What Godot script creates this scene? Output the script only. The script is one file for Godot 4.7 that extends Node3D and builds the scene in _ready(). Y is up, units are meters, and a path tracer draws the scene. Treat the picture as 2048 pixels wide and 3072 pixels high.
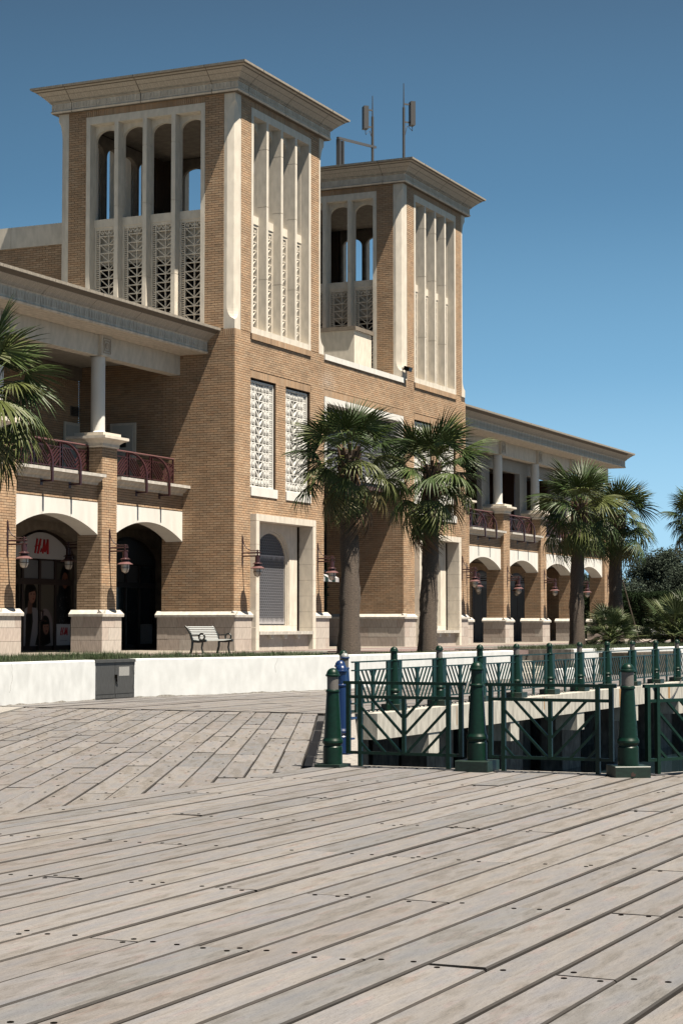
extends Node3D
# A waterfront arcade building with two wind towers, palms, a planter wall, a boardwalk and a green fence round a basin.
# Axes: x runs along the facade (away from the camera), y is up, z points from the facade to the water.

const GROUND := 0.82
const SPAN := 6.62
var R := RandomNumberGenerator.new()
var M := {}
var brick_at: Array[Transform3D] = []
var brick_tone: Array[Color] = []
var brick_near: Array[Transform3D] = []
var eye := Vector3(-53.044, 1.6, 27.967)


class Geo:
	var p := PackedVector3Array()
	var n := PackedVector3Array()
	var t := PackedVector2Array()
	var c := PackedColorArray()
	var tint := Color.WHITE      # vertex colour of what is added next; «far» for the second pair of corners of a quad
	var far := Color.WHITE
	var tinted := false

	func tri(a: Vector3, b: Vector3, d: Vector3) -> void:
		var m := (b - a).cross(d - a).normalized()
		for v: Vector3 in [a, d, b]:
			p.append(v); n.append(m); t.append(Vector2(v.x, v.y)); c_add(tint)

	func c_add(col: Color) -> void:
		if tinted: c.append(col)

	func tri_n(a: Vector3, b: Vector3, d: Vector3, na: Vector3, nb: Vector3, nc: Vector3) -> void:
		p.append(a); p.append(d); p.append(b)
		n.append(na); n.append(nc); n.append(nb)
		for i in 3:
			t.append(Vector2.ZERO); c_add(tint)

	func quad(a: Vector3, b: Vector3, e: Vector3, d: Vector3) -> void:
		var m := (b - a).cross(e - a)
		if m.length_squared() < 1e-16: m = (e - a).cross(d - a)
		m = m.normalized()
		var u := [Vector2(0, 1), Vector2(1, 1), Vector2(1, 0), Vector2(0, 0)]
		var q := [a, b, e, d]
		for i: int in [0, 2, 1, 0, 3, 2]:
			p.append(q[i]); n.append(m); t.append(u[i]); c_add(tint if i < 2 else far)

	func quad_n(q: Array, m: Array) -> void:
		for i: int in [0, 2, 1, 0, 3, 2]:
			p.append(q[i]); n.append(m[i]); t.append(Vector2.ZERO); c_add(tint)

	func box(x0: float, x1: float, y0: float, y1: float, z0: float, z1: float, f := Transform3D.IDENTITY) -> void:
		var v := []
		for i in 8:
			v.append(f * Vector3(x1 if i & 1 else x0, y1 if i & 2 else y0, z1 if i & 4 else z0))
		quad(v[4], v[5], v[7], v[6])
		quad(v[1], v[0], v[2], v[3])
		quad(v[5], v[1], v[3], v[7])
		quad(v[0], v[4], v[6], v[2])
		quad(v[6], v[7], v[3], v[2])
		quad(v[0], v[1], v[5], v[4])

	# a straight bar of section w (sideways) by h (along «up») from a to b
	func bar(a: Vector3, b: Vector3, w: float, h: float, up := Vector3.BACK) -> void:
		var z := (b - a).normalized()
		var x := up.cross(z).normalized()
		if x.length() < 0.5: x = Vector3.RIGHT.cross(z).normalized()
		var y := z.cross(x)
		box(-w / 2, w / 2, -h / 2, h / 2, 0, a.distance_to(b), Transform3D(Basis(x, y, z), a))

	func tube(pts: Array, rad: Array, sides := 8, cap := true) -> void:
		var ring := []
		var nor := []
		var side := Vector3.ZERO
		for i in pts.size():
			var d: Vector3 = (pts[mini(i + 1, pts.size() - 1)] - pts[maxi(i - 1, 0)]).normalized()
			if side == Vector3.ZERO: side = d.cross(Vector3.UP if absf(d.y) < 0.9 else Vector3.RIGHT)
			side = (side - d * side.dot(d)).normalized()
			var o := d.cross(side)
			var r := []; var m := []
			for k in sides:
				var a := TAU * k / sides
				var e := side * cos(a) + o * sin(a)
				m.append(e); r.append(pts[i] + e * rad[i])
			ring.append(r); nor.append(m)
		for i in pts.size() - 1:
			for k in sides:
				var j := (k + 1) % sides
				quad_n([ring[i][k], ring[i][j], ring[i + 1][j], ring[i + 1][k]], [nor[i][k], nor[i][j], nor[i + 1][j], nor[i + 1][k]])
		if cap:
			var l := pts.size() - 1
			for k in range(1, sides - 1):
				tri(ring[0][0], ring[0][k + 1], ring[0][k])
				tri(ring[l][0], ring[l][k], ring[l][k + 1])

	# profile: [radius, height] from the bottom up
	func lathe(prof: Array, sides := 16, o := Vector3.ZERO) -> void:
		for i in prof.size() - 1:
			var r0: float = prof[i][0]; var y0: float = prof[i][1]
			var r1: float = prof[i + 1][0]; var y1: float = prof[i + 1][1]
			var s := Vector2(y1 - y0, r0 - r1).normalized()
			for k in sides:
				var a := TAU * k / sides; var b := TAU * (k + 1) / sides
				var ea := Vector3(cos(a), 0, -sin(a)); var eb := Vector3(cos(b), 0, -sin(b))
				var na := ea * s.x + Vector3.UP * s.y; var nb := eb * s.x + Vector3.UP * s.y
				quad_n([o + ea * r0 + Vector3.UP * y0, o + eb * r0 + Vector3.UP * y0, o + eb * r1 + Vector3.UP * y1, o + ea * r1 + Vector3.UP * y1], [na, nb, nb, na])

	# a polygon in x and y pushed from z0 to z1
	func prism(poly: PackedVector2Array, z0: float, z1: float, f := Transform3D.IDENTITY) -> void:
		if Geometry2D.is_polygon_clockwise(poly):
			poly.reverse()
		var ix := Geometry2D.triangulate_polygon(poly)
		for i in range(0, ix.size(), 3):
			var a := poly[ix[i]]; var b := poly[ix[i + 1]]; var e := poly[ix[i + 2]]
			if (b - a).cross(e - a) < 0:
				var s := b; b = e; e = s
			tri(f * Vector3(a.x, a.y, z1), f * Vector3(b.x, b.y, z1), f * Vector3(e.x, e.y, z1))
			tri(f * Vector3(a.x, a.y, z0), f * Vector3(e.x, e.y, z0), f * Vector3(b.x, b.y, z0))
		for i in poly.size():
			var a := poly[i]; var b := poly[(i + 1) % poly.size()]
			quad(f * Vector3(a.x, a.y, z0), f * Vector3(b.x, b.y, z0), f * Vector3(b.x, b.y, z1), f * Vector3(a.x, a.y, z1))

	func add(g: Geo, f: Transform3D) -> void:
		for i in g.p.size():
			p.append(f * g.p[i]); n.append((f.basis * g.n[i]).normalized()); t.append(g.t[i])

	func mesh() -> ArrayMesh:
		var a := []
		a.resize(Mesh.ARRAY_MAX)
		a[Mesh.ARRAY_VERTEX] = p; a[Mesh.ARRAY_NORMAL] = n; a[Mesh.ARRAY_TEX_UV] = t
		if tinted: a[Mesh.ARRAY_COLOR] = c
		var m := ArrayMesh.new()
		m.add_surface_from_arrays(Mesh.PRIMITIVE_TRIANGLES, a)
		return m


# ---------------------------------------------------------------- naming and tagging
func part(called: String, shape, mat: Material, parent: Node3D, at := Transform3D.IDENTITY) -> MeshInstance3D:
	var o := MeshInstance3D.new()
	o.name = called
	o.mesh = shape.mesh() if shape is Geo else shape
	o.material_override = mat
	o.transform = at
	parent.add_child(o, true)
	return o


var taken := {}
func numbered(called: String) -> String:
	var k: int = taken.get(called, 0)
	taken[called] = k + 1
	return called if k == 0 else "%s_%03d" % [called, k]


func thing(called: String, label: String, category: String, at := Vector3.ZERO, turn := 0.0, group := "") -> Node3D:
	var o := Node3D.new()
	o.name = numbered(called)
	add_child(o)
	o.position = at
	o.rotation.y = turn
	return tag(o, label, category, group)


func tag(o: Node3D, label: String, category: String, group := "", kind := "") -> Node3D:
	o.set_meta("label", label)
	if category: o.set_meta("category", category)
	if group: o.set_meta("group", group)
	if kind: o.set_meta("kind", kind)
	return o


func copy(o: Node3D, label: String, at: Vector3, turn := 0.0) -> Node3D:
	var c: Node3D = o.duplicate()
	c.name = numbered(String(o.get_meta("base_name", o.name)))
	add_child(c)
	c.position = at
	c.rotation.y = turn
	c.set_meta("label", label)
	return c


func holder(called: String, parent: Node3D) -> Node3D:
	var o := Node3D.new()
	o.name = called
	parent.add_child(o, true)
	return o


func many(called: String, shape, mat: Material, at: Array, tone: Array, parent: Node3D) -> MultiMeshInstance3D:
	var mm := MultiMesh.new()
	mm.transform_format = MultiMesh.TRANSFORM_3D
	mm.use_colors = tone.size() > 0
	mm.mesh = shape.mesh() if shape is Geo else shape
	mm.instance_count = at.size()
	for i in at.size():
		mm.set_instance_transform(i, at[i])
		if tone.size(): mm.set_instance_color(i, tone[i])
	var o := MultiMeshInstance3D.new()
	o.name = called
	o.multimesh = mm
	o.material_override = mat
	o.set_meta("kind", "stuff")
	parent.add_child(o, true)
	return o


# ---------------------------------------------------------------- materials
func srgb(r: float, g: float, b: float) -> Color:
	return Color(r, g, b).linear_to_srgb()


func noise_tex(seed_: int, freq: float, lo: float, hi: float, octaves := 4, kind := FastNoiseLite.TYPE_SIMPLEX_SMOOTH) -> NoiseTexture2D:
	var f := FastNoiseLite.new()
	f.seed = seed_; f.frequency = freq; f.fractal_octaves = octaves; f.noise_type = kind
	var g := Gradient.new()
	g.set_color(0, Color(lo, lo, lo)); g.set_color(1, Color(hi, hi, hi))
	var t := NoiseTexture2D.new()
	t.width = 512; t.height = 512; t.seamless = true
	t.noise = f; t.color_ramp = g
	return t


func mat(c: Color, rough := 0.8, tex: Texture2D = null, scale := Vector3.ONE, metal := 0.0, world := true) -> StandardMaterial3D:
	var m := StandardMaterial3D.new()
	m.albedo_color = c
	m.roughness = rough
	m.metallic = metal
	if tex:
		m.albedo_texture = tex
		m.uv1_triplanar = true
		m.uv1_world_triplanar = world
		m.uv1_scale = scale
	return m


func bumpy(m: StandardMaterial3D, tex: Texture2D, depth: float) -> StandardMaterial3D:
	m.heightmap_enabled = true
	m.heightmap_texture = tex
	m.heightmap_scale = depth
	return m


# weathered boards: streaks along u, blotches, rusty stains and specks; u wraps
func wood_image() -> ImageTexture:
	var w := 1024; var h := 512
	var f := FastNoiseLite.new(); f.seed = 11; f.frequency = 1.0; f.fractal_octaves = 3
	var data := PackedByteArray(); data.resize(w * h * 3)
	for x in w:
		var a := TAU * x / w
		var cx := cos(a); var sx := sin(a)
		for y in h:
			var v := float(y)
			var grain := f.get_noise_3d(cx * 1.4, sx * 1.4, v * 0.085)
			var fine := f.get_noise_3d(cx * 6.0 + 40.0, sx * 6.0, v * 0.5)
			var blot := f.get_noise_3d(cx * 0.9 + 9.0, sx * 0.9, v * 0.016 + 50.0)
			var worn := f.get_noise_3d(cx * 1.1, sx * 1.1 + 70.0, v * 0.022)
			var k := 0.90 + 0.035 * grain + 0.07 * fine + 0.05 * worn + 0.06 * blot
			k -= clampf((blot - 0.10) * 0.42, 0.0, 0.12) * (1.0 + 2.6 * fine)
			if fine < -0.34: k -= 0.13 * clampf(worn + 0.45, 0.0, 1.0)
			var speck := f.get_noise_3d(cx * 60.0, sx * 60.0 + 20.0, v * 0.55)
			k += 0.08 * speck
			if speck < -0.42: k -= 0.12
			var red := clampf((worn - 0.28) * 0.22, 0.0, 0.05)
			var warm := blot * 0.05
			var i := (y * w + x) * 3
			data[i] = clampi(int(255 * k * (1.0 + warm * 0.6)), 0, 255)
			data[i + 1] = clampi(int(255 * k * (0.985 - red * 0.7)), 0, 255)
			data[i + 2] = clampi(int(255 * k * (0.965 - red * 0.8 - warm)), 0, 255)
	return ImageTexture.create_from_image(Image.create_from_data(w, h, false, Image.FORMAT_RGB8, data))


func make_materials() -> void:
	var blotch := noise_tex(1, 0.008, 0.80, 1.0)
	var soft := noise_tex(21, 0.01, 0.93, 1.0)
	var fine := noise_tex(2, 0.05, 0.82, 1.0)
	var strong := noise_tex(3, 0.012, 0.55, 1.0, 5)
	var grainy := noise_tex(4, 0.2, 0.7, 1.0, 3)
	M.white = mat(srgb(0.53, 0.52, 0.49), 0.75, soft, Vector3(0.4, 0.12, 0.4))
	M.paint = bumpy(mat(srgb(0.475, 0.49, 0.495), 0.7, noise_tex(5, 0.012, 0.90, 1.0, 5), Vector3(0.5, 0.28, 0.5)), grainy, 0.4)
	M.cream = mat(srgb(0.53, 0.485, 0.415), 0.8, noise_tex(6, 0.012, 0.88, 1.0), Vector3(0.7, 0.25, 0.7))
	M.cornice = mat(srgb(0.45, 0.395, 0.325), 0.85, noise_tex(7, 0.03, 0.66, 1.0), Vector3(1.6, 0.22, 1.6))
	M.cornice_core = mat(srgb(0.10, 0.08, 0.06), 0.9)
	M.frieze = mat(srgb(0.53, 0.475, 0.40), 0.85, blotch, Vector3(1.2, 0.4, 1.2))
	M.mortar = mat(srgb(0.065, 0.040, 0.024), 0.95, fine, Vector3(0.8, 0.8, 0.8))
	M.brick = mat(Color.WHITE, 0.85, noise_tex(8, 0.006, 0.86, 1.0), Vector3(0.25, 0.25, 0.25))
	M.brick.vertex_color_use_as_albedo = true
	M.brick_piece = []
	for c in [[0.37, 0.262, 0.170], [0.33, 0.232, 0.150], [0.41, 0.295, 0.196], [0.30, 0.207, 0.130]]:
		M.brick_piece.append(mat(srgb(c[0], c[1], c[2]), 0.85, grainy, Vector3(1, 1, 1)))
	M.stone = []
	for c in [[0.40, 0.35, 0.31], [0.43, 0.385, 0.345], [0.36, 0.305, 0.27], [0.40, 0.34, 0.30]]:
		M.stone.append(mat(srgb(c[0], c[1], c[2]), 0.7, noise_tex(20, 0.02, 0.80, 1.0), Vector3(2.2, 0.3, 2.2)))
	M.capstone = mat(srgb(0.46, 0.435, 0.395), 0.7, blotch, Vector3(1, 1, 1))
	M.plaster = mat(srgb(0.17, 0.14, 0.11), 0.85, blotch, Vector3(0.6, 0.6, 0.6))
	M.grille = mat(srgb(0.105, 0.106, 0.118), 0.5)
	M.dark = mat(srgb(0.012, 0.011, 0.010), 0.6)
	M.louvre = mat(srgb(0.018, 0.010, 0.008), 0.8)
	M.brown = mat(srgb(0.055, 0.028, 0.02), 0.5)
	M.frame = mat(srgb(0.022, 0.012, 0.010), 0.45)
	M.glass = mat(srgb(0.02, 0.022, 0.024), 0.08)
	M.sign = mat(srgb(0.31, 0.30, 0.31), 0.5)
	M.sign_grey = mat(srgb(0.09, 0.09, 0.095), 0.5)
	M.fascia_dark = mat(srgb(0.035, 0.035, 0.038), 0.5)
	M.gallery_shaded = mat(srgb(0.27, 0.255, 0.23), 0.8, soft, Vector3(0.5, 0.2, 0.5))  # the white, greyed to carry the shade of the gallery
	M.chip = mat(srgb(0.05, 0.022, 0.016), 0.8, strong, Vector3(20, 20, 20))
	M.red = mat(srgb(0.30, 0.008, 0.014), 0.5)
	M.door = mat(srgb(0.33, 0.325, 0.30), 0.6)
	M.maroon = mat(srgb(0.028, 0.008, 0.010), 0.4)
	M.shade = mat(srgb(0.10, 0.048, 0.048), 0.4)
	M.iron = mat(srgb(0.03, 0.012, 0.012), 0.45)
	M.lens = mat(srgb(0.36, 0.33, 0.29), 0.15)
	M.bolt = mat(srgb(0.004, 0.0035, 0.003), 1.0)
	M.bolt.metallic_specular = 0.05
	M.green = mat(srgb(0.0028, 0.0205, 0.0125), 0.38, noise_tex(12, 0.02, 0.72, 1.0), Vector3(2, 2, 2))
	M.green_dull = mat(srgb(0.005, 0.024, 0.015), 0.5, strong, Vector3(3, 3, 3))
	M.green.metallic_specular = 0.35
	M.blue = mat(srgb(0.005, 0.018, 0.065), 0.3)
	M.mesh_grey = mat(srgb(0.26, 0.24, 0.225), 0.55, noise_tex(9, 0.28, 0.35, 1.0, 1, FastNoiseLite.TYPE_CELLULAR), Vector3(3, 3, 3))
	M.dome_grey = mat(srgb(0.30, 0.31, 0.31), 0.4, strong, Vector3(6, 6, 6))
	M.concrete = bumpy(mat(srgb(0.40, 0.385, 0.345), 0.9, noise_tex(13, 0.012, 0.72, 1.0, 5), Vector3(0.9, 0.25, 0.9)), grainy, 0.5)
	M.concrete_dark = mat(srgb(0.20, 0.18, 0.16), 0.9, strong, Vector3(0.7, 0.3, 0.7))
	M.curb = bumpy(mat(srgb(0.27, 0.255, 0.235), 0.9, noise_tex(14, 0.03, 0.7, 1.0), Vector3(0.8, 0.8, 0.8)), grainy, 0.5)
	M.grime = mat(srgb(0.33, 0.315, 0.285), 0.9, strong, Vector3(3, 3, 3))
	M.crack = mat(srgb(0.12, 0.11, 0.10), 0.9)
	M.rust = mat(srgb(0.40, 0.22, 0.08), 0.9, strong, Vector3(5, 0.6, 5))
	M.pink = mat(srgb(0.15, 0.105, 0.10), 0.85, fine, Vector3(2, 2, 2))
	M.pave = mat(srgb(0.22, 0.195, 0.165), 0.85, fine, Vector3(1.5, 1.5, 1.5))
	M.soil = mat(srgb(0.08, 0.065, 0.045), 0.95, strong, Vector3(0.6, 0.6, 0.6))
	M.void = mat(srgb(0.03, 0.028, 0.025), 0.9)
	M.water = mat(srgb(0.01, 0.02, 0.025), 0.06)
	M.cabinet = mat(srgb(0.055, 0.056, 0.056), 0.55, noise_tex(15, 0.03, 0.65, 1.0), Vector3(3, 0.3, 3))
	M.paper = mat(srgb(0.36, 0.36, 0.35), 0.7, noise_tex(16, 0.06, 0.5, 1.0), Vector3(3, 3, 3))
	M.steel = mat(srgb(0.035, 0.035, 0.036), 0.5)
	M.steel_dark = mat(srgb(0.05, 0.05, 0.052), 0.5)
	M.antenna = mat(srgb(0.035, 0.035, 0.036), 0.5)
	M.bench = mat(srgb(0.005, 0.007, 0.007), 0.35)
	M.bench_slat_sunlit = mat(srgb(0.32, 0.335, 0.335), 0.35)  # pale tone stands in for sun reflected off the slats
	M.wood = []
	var wood := wood_image()
	var tones := [[0.153, 0.149, 0.152], [0.14, 0.137, 0.141], [0.166, 0.161, 0.162], [0.145, 0.138, 0.139], [0.132, 0.133, 0.14], [0.171, 0.166, 0.169], [0.157, 0.151, 0.15], [0.148, 0.145, 0.152]]
	for i in 16:
		var c: Array = tones[i % 8]
		var m := mat(srgb(c[0], c[1], c[2]), 0.78, wood, Vector3(0.24, 0.8, 0.8), 0.0, false)
		m.uv1_offset = Vector3(fmod(i * 0.377, 1.0), 0, fmod(i * 0.613, 1.0))
		bumpy(m, wood, 0.35)
		m.vertex_color_use_as_albedo = true
		M.wood.append(m)
	M.frond = []
	for c in [[0.040, 0.060, 0.016], [0.028, 0.048, 0.014], [0.060, 0.072, 0.020]]:
		M.frond.append(leafy(c, 0.52))
	M.frond_old = leafy([0.10, 0.086, 0.034], 0.5)
	M.frond_dead = leafy([0.10, 0.062, 0.036], 0.7)
	M.fan = leafy([0.085, 0.102, 0.046], 0.45)
	M.fan_dark = leafy([0.045, 0.064, 0.028], 0.45)
	M.trunk = bumpy(mat(srgb(0.15, 0.115, 0.09), 0.95, noise_tex(17, 0.03, 0.42, 1.0, 5), Vector3(0.7, 4.5, 0.7)), noise_tex(18, 0.035, 0.0, 1.0, 4), 5.0)
	M.trunk.heightmap_texture = M.trunk.albedo_texture
	M.boots = mat(srgb(0.11, 0.065, 0.035), 0.9, strong, Vector3(2, 2, 2))
	M.grass = mat(Color.WHITE, 0.7)
	M.grass.vertex_color_use_as_albedo = true
	M.grass.backlight = Color(0.2, 0.25, 0.05)
	M.leaf = mat(Color.WHITE, 0.6)
	M.leaf.vertex_color_use_as_albedo = true
	M.leaf.roughness = 0.9
	M.leaf.metallic_specular = 0.15
	M.bark = mat(srgb(0.10, 0.08, 0.06), 0.9)


func leafy(c: Array, rough: float) -> StandardMaterial3D:
	var m := mat(srgb(c[0], c[1], c[2]), rough)
	m.backlight = Color(0.40, 0.42, 0.10)
	m.vertex_color_use_as_albedo = true
	m.metallic_specular = 0.35
	return m


# ---------------------------------------------------------------- scene
func _ready() -> void:
	R.seed = 7
	patches.seed = 4; patches.frequency = 0.22; patches.fractal_octaves = 3
	var cam := Camera3D.new()
	cam.name = "camera"
	add_child(cam)
	var yaw := deg_to_rad(24.58); var pitch := deg_to_rad(3.414)
	var look := Vector3(cos(yaw) * cos(pitch), sin(pitch), -sin(yaw) * cos(pitch))
	cam.look_at_from_position(eye, eye + look, Vector3.UP)
	cam.fov = 30.03
	cam.near = 0.1
	cam.far = 2000.0
	cam.current = true

	var env := Environment.new()
	env.background_mode = Environment.BG_SKY
	env.sky = Sky.new()
	env.sky.sky_material = sky()
	env.background_energy_multiplier = 1.0
	env.tonemap_mode = Environment.TONE_MAPPER_LINEAR
	env.tonemap_exposure = 2.85
	env.sdfgi_enabled = true
	env.ssao_enabled = true
	env.ssil_enabled = true
	var around := WorldEnvironment.new()
	around.name = "environment"
	around.environment = env
	add_child(around)

	var sun := DirectionalLight3D.new()
	sun.name = "sun"
	add_child(sun)
	sun.look_at_from_position(Vector3(-0.105, 1.0, 0.455), Vector3.ZERO, Vector3.UP)
	sun.light_color = Color(1.0, 0.955, 0.885)
	sun.light_energy = 1.6
	sun.light_angular_distance = 0.5
	sun.shadow_enabled = true

	make_materials()
	build_ground()
	build_building()
	build_boardwalks()
	build_basin()
	build_planter()
	build_fences()
	build_lanterns()
	build_street_furniture()
	build_antennas()
	build_plants()


func sky() -> PanoramaSkyMaterial:
	var w := 256; var h := 256
	var im := Image.create(w, h, false, Image.FORMAT_RGBF)
	# deep clear blue that pales towards the horizon and a little towards the sun
	var at := [0.0, 0.045, 0.085, 0.13, 0.22, 0.33, 1.0]
	var col := [Vector3(0.108, 0.180, 0.232), Vector3(0.112, 0.190, 0.245), Vector3(0.086, 0.160, 0.222), Vector3(0.055, 0.118, 0.180), Vector3(0.0295, 0.068, 0.114), Vector3(0.0195, 0.039, 0.066), Vector3(0.016, 0.033, 0.057)]
	var to_sun := Vector3(-0.105, 1.0, 0.455).normalized()
	for y in h:
		var el := PI / 2 - PI * (y + 0.5) / h
		for x in w:
			var az := TAU * (x + 0.5) / w
			var d := Vector3(-sin(az) * cos(el), sin(el), -cos(az) * cos(el))
			var c: Vector3
			if el > 0:
				var k := 0
				while k < 5 and sin(el) > at[k + 1]: k += 1
				var f: float = clampf((sin(el) - at[k]) / (at[k + 1] - at[k]), 0.0, 1.0)
				c = col[k].lerp(col[k + 1], f)
				c *= 1.0 + 0.40 * tanh(2.5 * (Vector2(d.x, d.z).normalized().dot(Vector2(to_sun.x, to_sun.z).normalized()) + 0.57))
				c += Vector3(0.5, 0.5, 0.48) * pow(maxf(d.dot(to_sun), 0.0), 24.0) * 0.15
			else:
				c = Vector3(0.13, 0.12, 0.10)
			im.set_pixel(x, y, Color(c.x, c.y, c.z))
	var m := PanoramaSkyMaterial.new()
	m.panorama = ImageTexture.create_from_image(im)
	return m


func build_ground() -> void:
	var g := Geo.new()
	# land: everything behind the planter wall, out to the horizon
	g.box(-600, 900, -3.0, GROUND - 0.10, -900, 5.0)
	g.box(7.7, 900, -3.0, GROUND - 0.104, 5.0, 10.6)
	tag(part("ground", g, M.soil, self), "sandy soil of the raised land behind the planter wall", "", "", "structure")
	g = Geo.new()
	g.quad(Vector3(-600, -2.2, 900), Vector3(900, -2.2, 900), Vector3(900, -2.2, 4), Vector3(-600, -2.2, 4))
	tag(part("water", g, M.water, self), "dark still water below the boardwalk", "", "", "structure")
	# the pavement along the facade: cream kerbs and a band of pink pavers
	var pv := Node3D.new()
	pv.name = "pavement"
	add_child(pv)
	tag(pv, "pavement along the arcade with pink paver band between cream kerbs", "", "", "structure")
	g = Geo.new()
	g.box(-40, 60, GROUND - 0.16, GROUND, -7, 0.9)
	part("base_slab", g, M.pave, pv)
	g = Geo.new()
	g.box(-40, 60, GROUND - 0.16, GROUND + 0.002, 0.9, 2.5)
	part("pink_paving", g, M.pink, pv)
	g = Geo.new()
	g.box(-40, 60, GROUND - 0.16, GROUND + 0.012, 2.5, 3.0)
	part("edging", g, M.curb, pv)
	g = Geo.new()
	g.box(-7.5, -2.5, GROUND - 0.16, GROUND + 0.004, 3.0, 4.4)
	part("bench_pad", g, M.pave, pv)
	g = Geo.new()
	g.box(0.5, 9.5, GROUND - 0.16, GROUND + 0.006, 3.0, 8.0)
	part("entrance_path", g, M.pink, pv)


# ---------------------------------------------------------------- brickwork
# Bricks in running bond on a wall face: o is where u = 0 lies (height 0), normal n, heights are absolute.
func bricks(o: Vector3, u: Vector3, n: Vector3, w: float, y0: float, y1: float, holes := [], near := false, shift := 0.0) -> void:
	var row := int(floor((y0 - GROUND) / 0.075 + 0.001))
	while GROUND + row * 0.075 < y1 - 0.012:
		var a := maxf(GROUND + row * 0.075, y0)
		var b := minf(GROUND + (row + 1) * 0.075, y1)
		var mid := (a + b) / 2
		var spans := [[0.0, w]]
		for hole: Array in holes:
			if mid > hole[2] and mid < hole[3]:
				var cut := []
				for s: Array in spans:
					if hole[1] <= s[0] or hole[0] >= s[1]:
						cut.append(s)
						continue
					if hole[0] > s[0]: cut.append([s[0], hole[0]])
					if hole[1] < s[1]: cut.append([hole[1], s[1]])
				spans = cut
		for s: Array in spans:
			var ph := shift + (0.125 if posmod(row, 2) else 0.0)
			var k := int(floor((s[0] - ph) / 0.25 + 0.001))
			while ph + k * 0.25 < s[1] - 0.015:
				var l := maxf(ph + k * 0.25, s[0])
				var r := minf(ph + (k + 1) * 0.25, s[1])
				k += 1
				if r - l < 0.03: continue
				var c := o + u * (l + r) / 2 + Vector3.UP * mid - n * (0.007 - R.randf() * 0.003)
				put_brick(Basis(u * (r - l - 0.012), Vector3.UP * (b - a - 0.013), n * 0.034), c, near)
		row += 1


func soldiers(o: Vector3, u: Vector3, n: Vector3, w: float, y0: float, y1: float) -> void:
	var c := int(round(w / 0.075))
	for k in c:
		var x := (k + 0.5) * w / c
		put_brick(Basis(u * (w / c - 0.012), Vector3.UP * (y1 - y0 - 0.012), n * 0.034), o + u * x + Vector3.UP * (y0 + y1) / 2 - n * (0.007 - R.randf() * 0.003), false)


var patches := FastNoiseLite.new()


func put_brick(b: Basis, c: Vector3, near: bool) -> void:
	if near and brick_near.size() < 300:
		brick_near.append(Transform3D(b, c))
		return
	brick_at.append(Transform3D(b, c))
	var k := 0.88 + 0.2 * R.randf()
	if R.randf() < 0.08: k *= 0.84
	var w := R.randf() * 0.06
	k *= 1.0 + 0.16 * patches.get_noise_3dv(c)
	# a pale bloom of salts beside the big tower and faint ones elsewhere
	var pale := maxf(0.0, 1.0 - Vector2((c.x - 6.9) / 0.8, (c.y - 10.1) / 0.55).length()) * 0.5 + maxf(0.0, patches.get_noise_3dv(c * 2.3 + Vector3(50, 0, 0)) - 0.42) * 0.5
	var col := Color(0.348 * k, (0.246 - w * 0.4) * k, (0.158 - w * 0.45) * k)
	brick_tone.append(col.lerp(Color(0.42, 0.37, 0.32), pale * (0.5 + 0.5 * R.randf())))


# faces of a square tower: 0 front, 1 left, 2 right, 3 back; local axes are u (along), y (up), n (outward)
func face(tx: float, k: int, s := SPAN) -> Transform3D:
	match k:
		0: return Transform3D(Basis(Vector3.RIGHT, Vector3.UP, Vector3.BACK), Vector3(tx, 0, 0))
		1: return Transform3D(Basis(Vector3.BACK, Vector3.UP, Vector3.LEFT), Vector3(tx, 0, -s))
		2: return Transform3D(Basis(Vector3.FORWARD, Vector3.UP, Vector3.RIGHT), Vector3(tx + s, 0, 0))
	return Transform3D(Basis(Vector3.LEFT, Vector3.UP, Vector3.FORWARD), Vector3(tx + s, 0, -s))


# ---------------------------------------------------------------- building
func build_building() -> void:
	var b := thing("arcade_building", "tan brick waterfront building with two wind towers and arcaded wings", "building")
	for tx: float in [0.0, 13.73]:
		wind_tower(b, tx)
	tower_base(b, 0.0)
	tower_base(b, 13.73)
	middle(b)
	wing(b, [-15.54, -10.30, -5.06], -20.0, 0.0, 0.0, true)
	wing(b, [24.43, 29.70, 35.0, 40.3, 45.6], 20.35, 47.25, -0.1, false)
	shop_fronts(b)
	# the storey behind the left wing
	var g := Geo.new()
	g.box(1.0, 6.0, 10.9, 14.45, -30, -6.7)
	part("wall", g, M.mortar, b)
	bricks(Vector3(1.0, 0, -16), Vector3.BACK, Vector3.LEFT, 9.3, 10.9, 14.45)
	g = Geo.new()
	for k in 9:
		g.box(0.93, 6.1, 14.45, 15.17, -6.72 - k * 2.4 - 2.39, -6.72 - k * 2.4)
	part("parapet", g, M.cream, b)
	var unit := Geo.new()
	unit.box(-0.5, 0.5, -0.5, 0.5, -0.5, 0.5)
	many("brickwork", unit, M.brick, brick_at, brick_tone, b)
	var um := unit.mesh()
	for t in brick_near:
		part("brick", um, M.brick_piece[R.randi() % 4], b, t)


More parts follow.
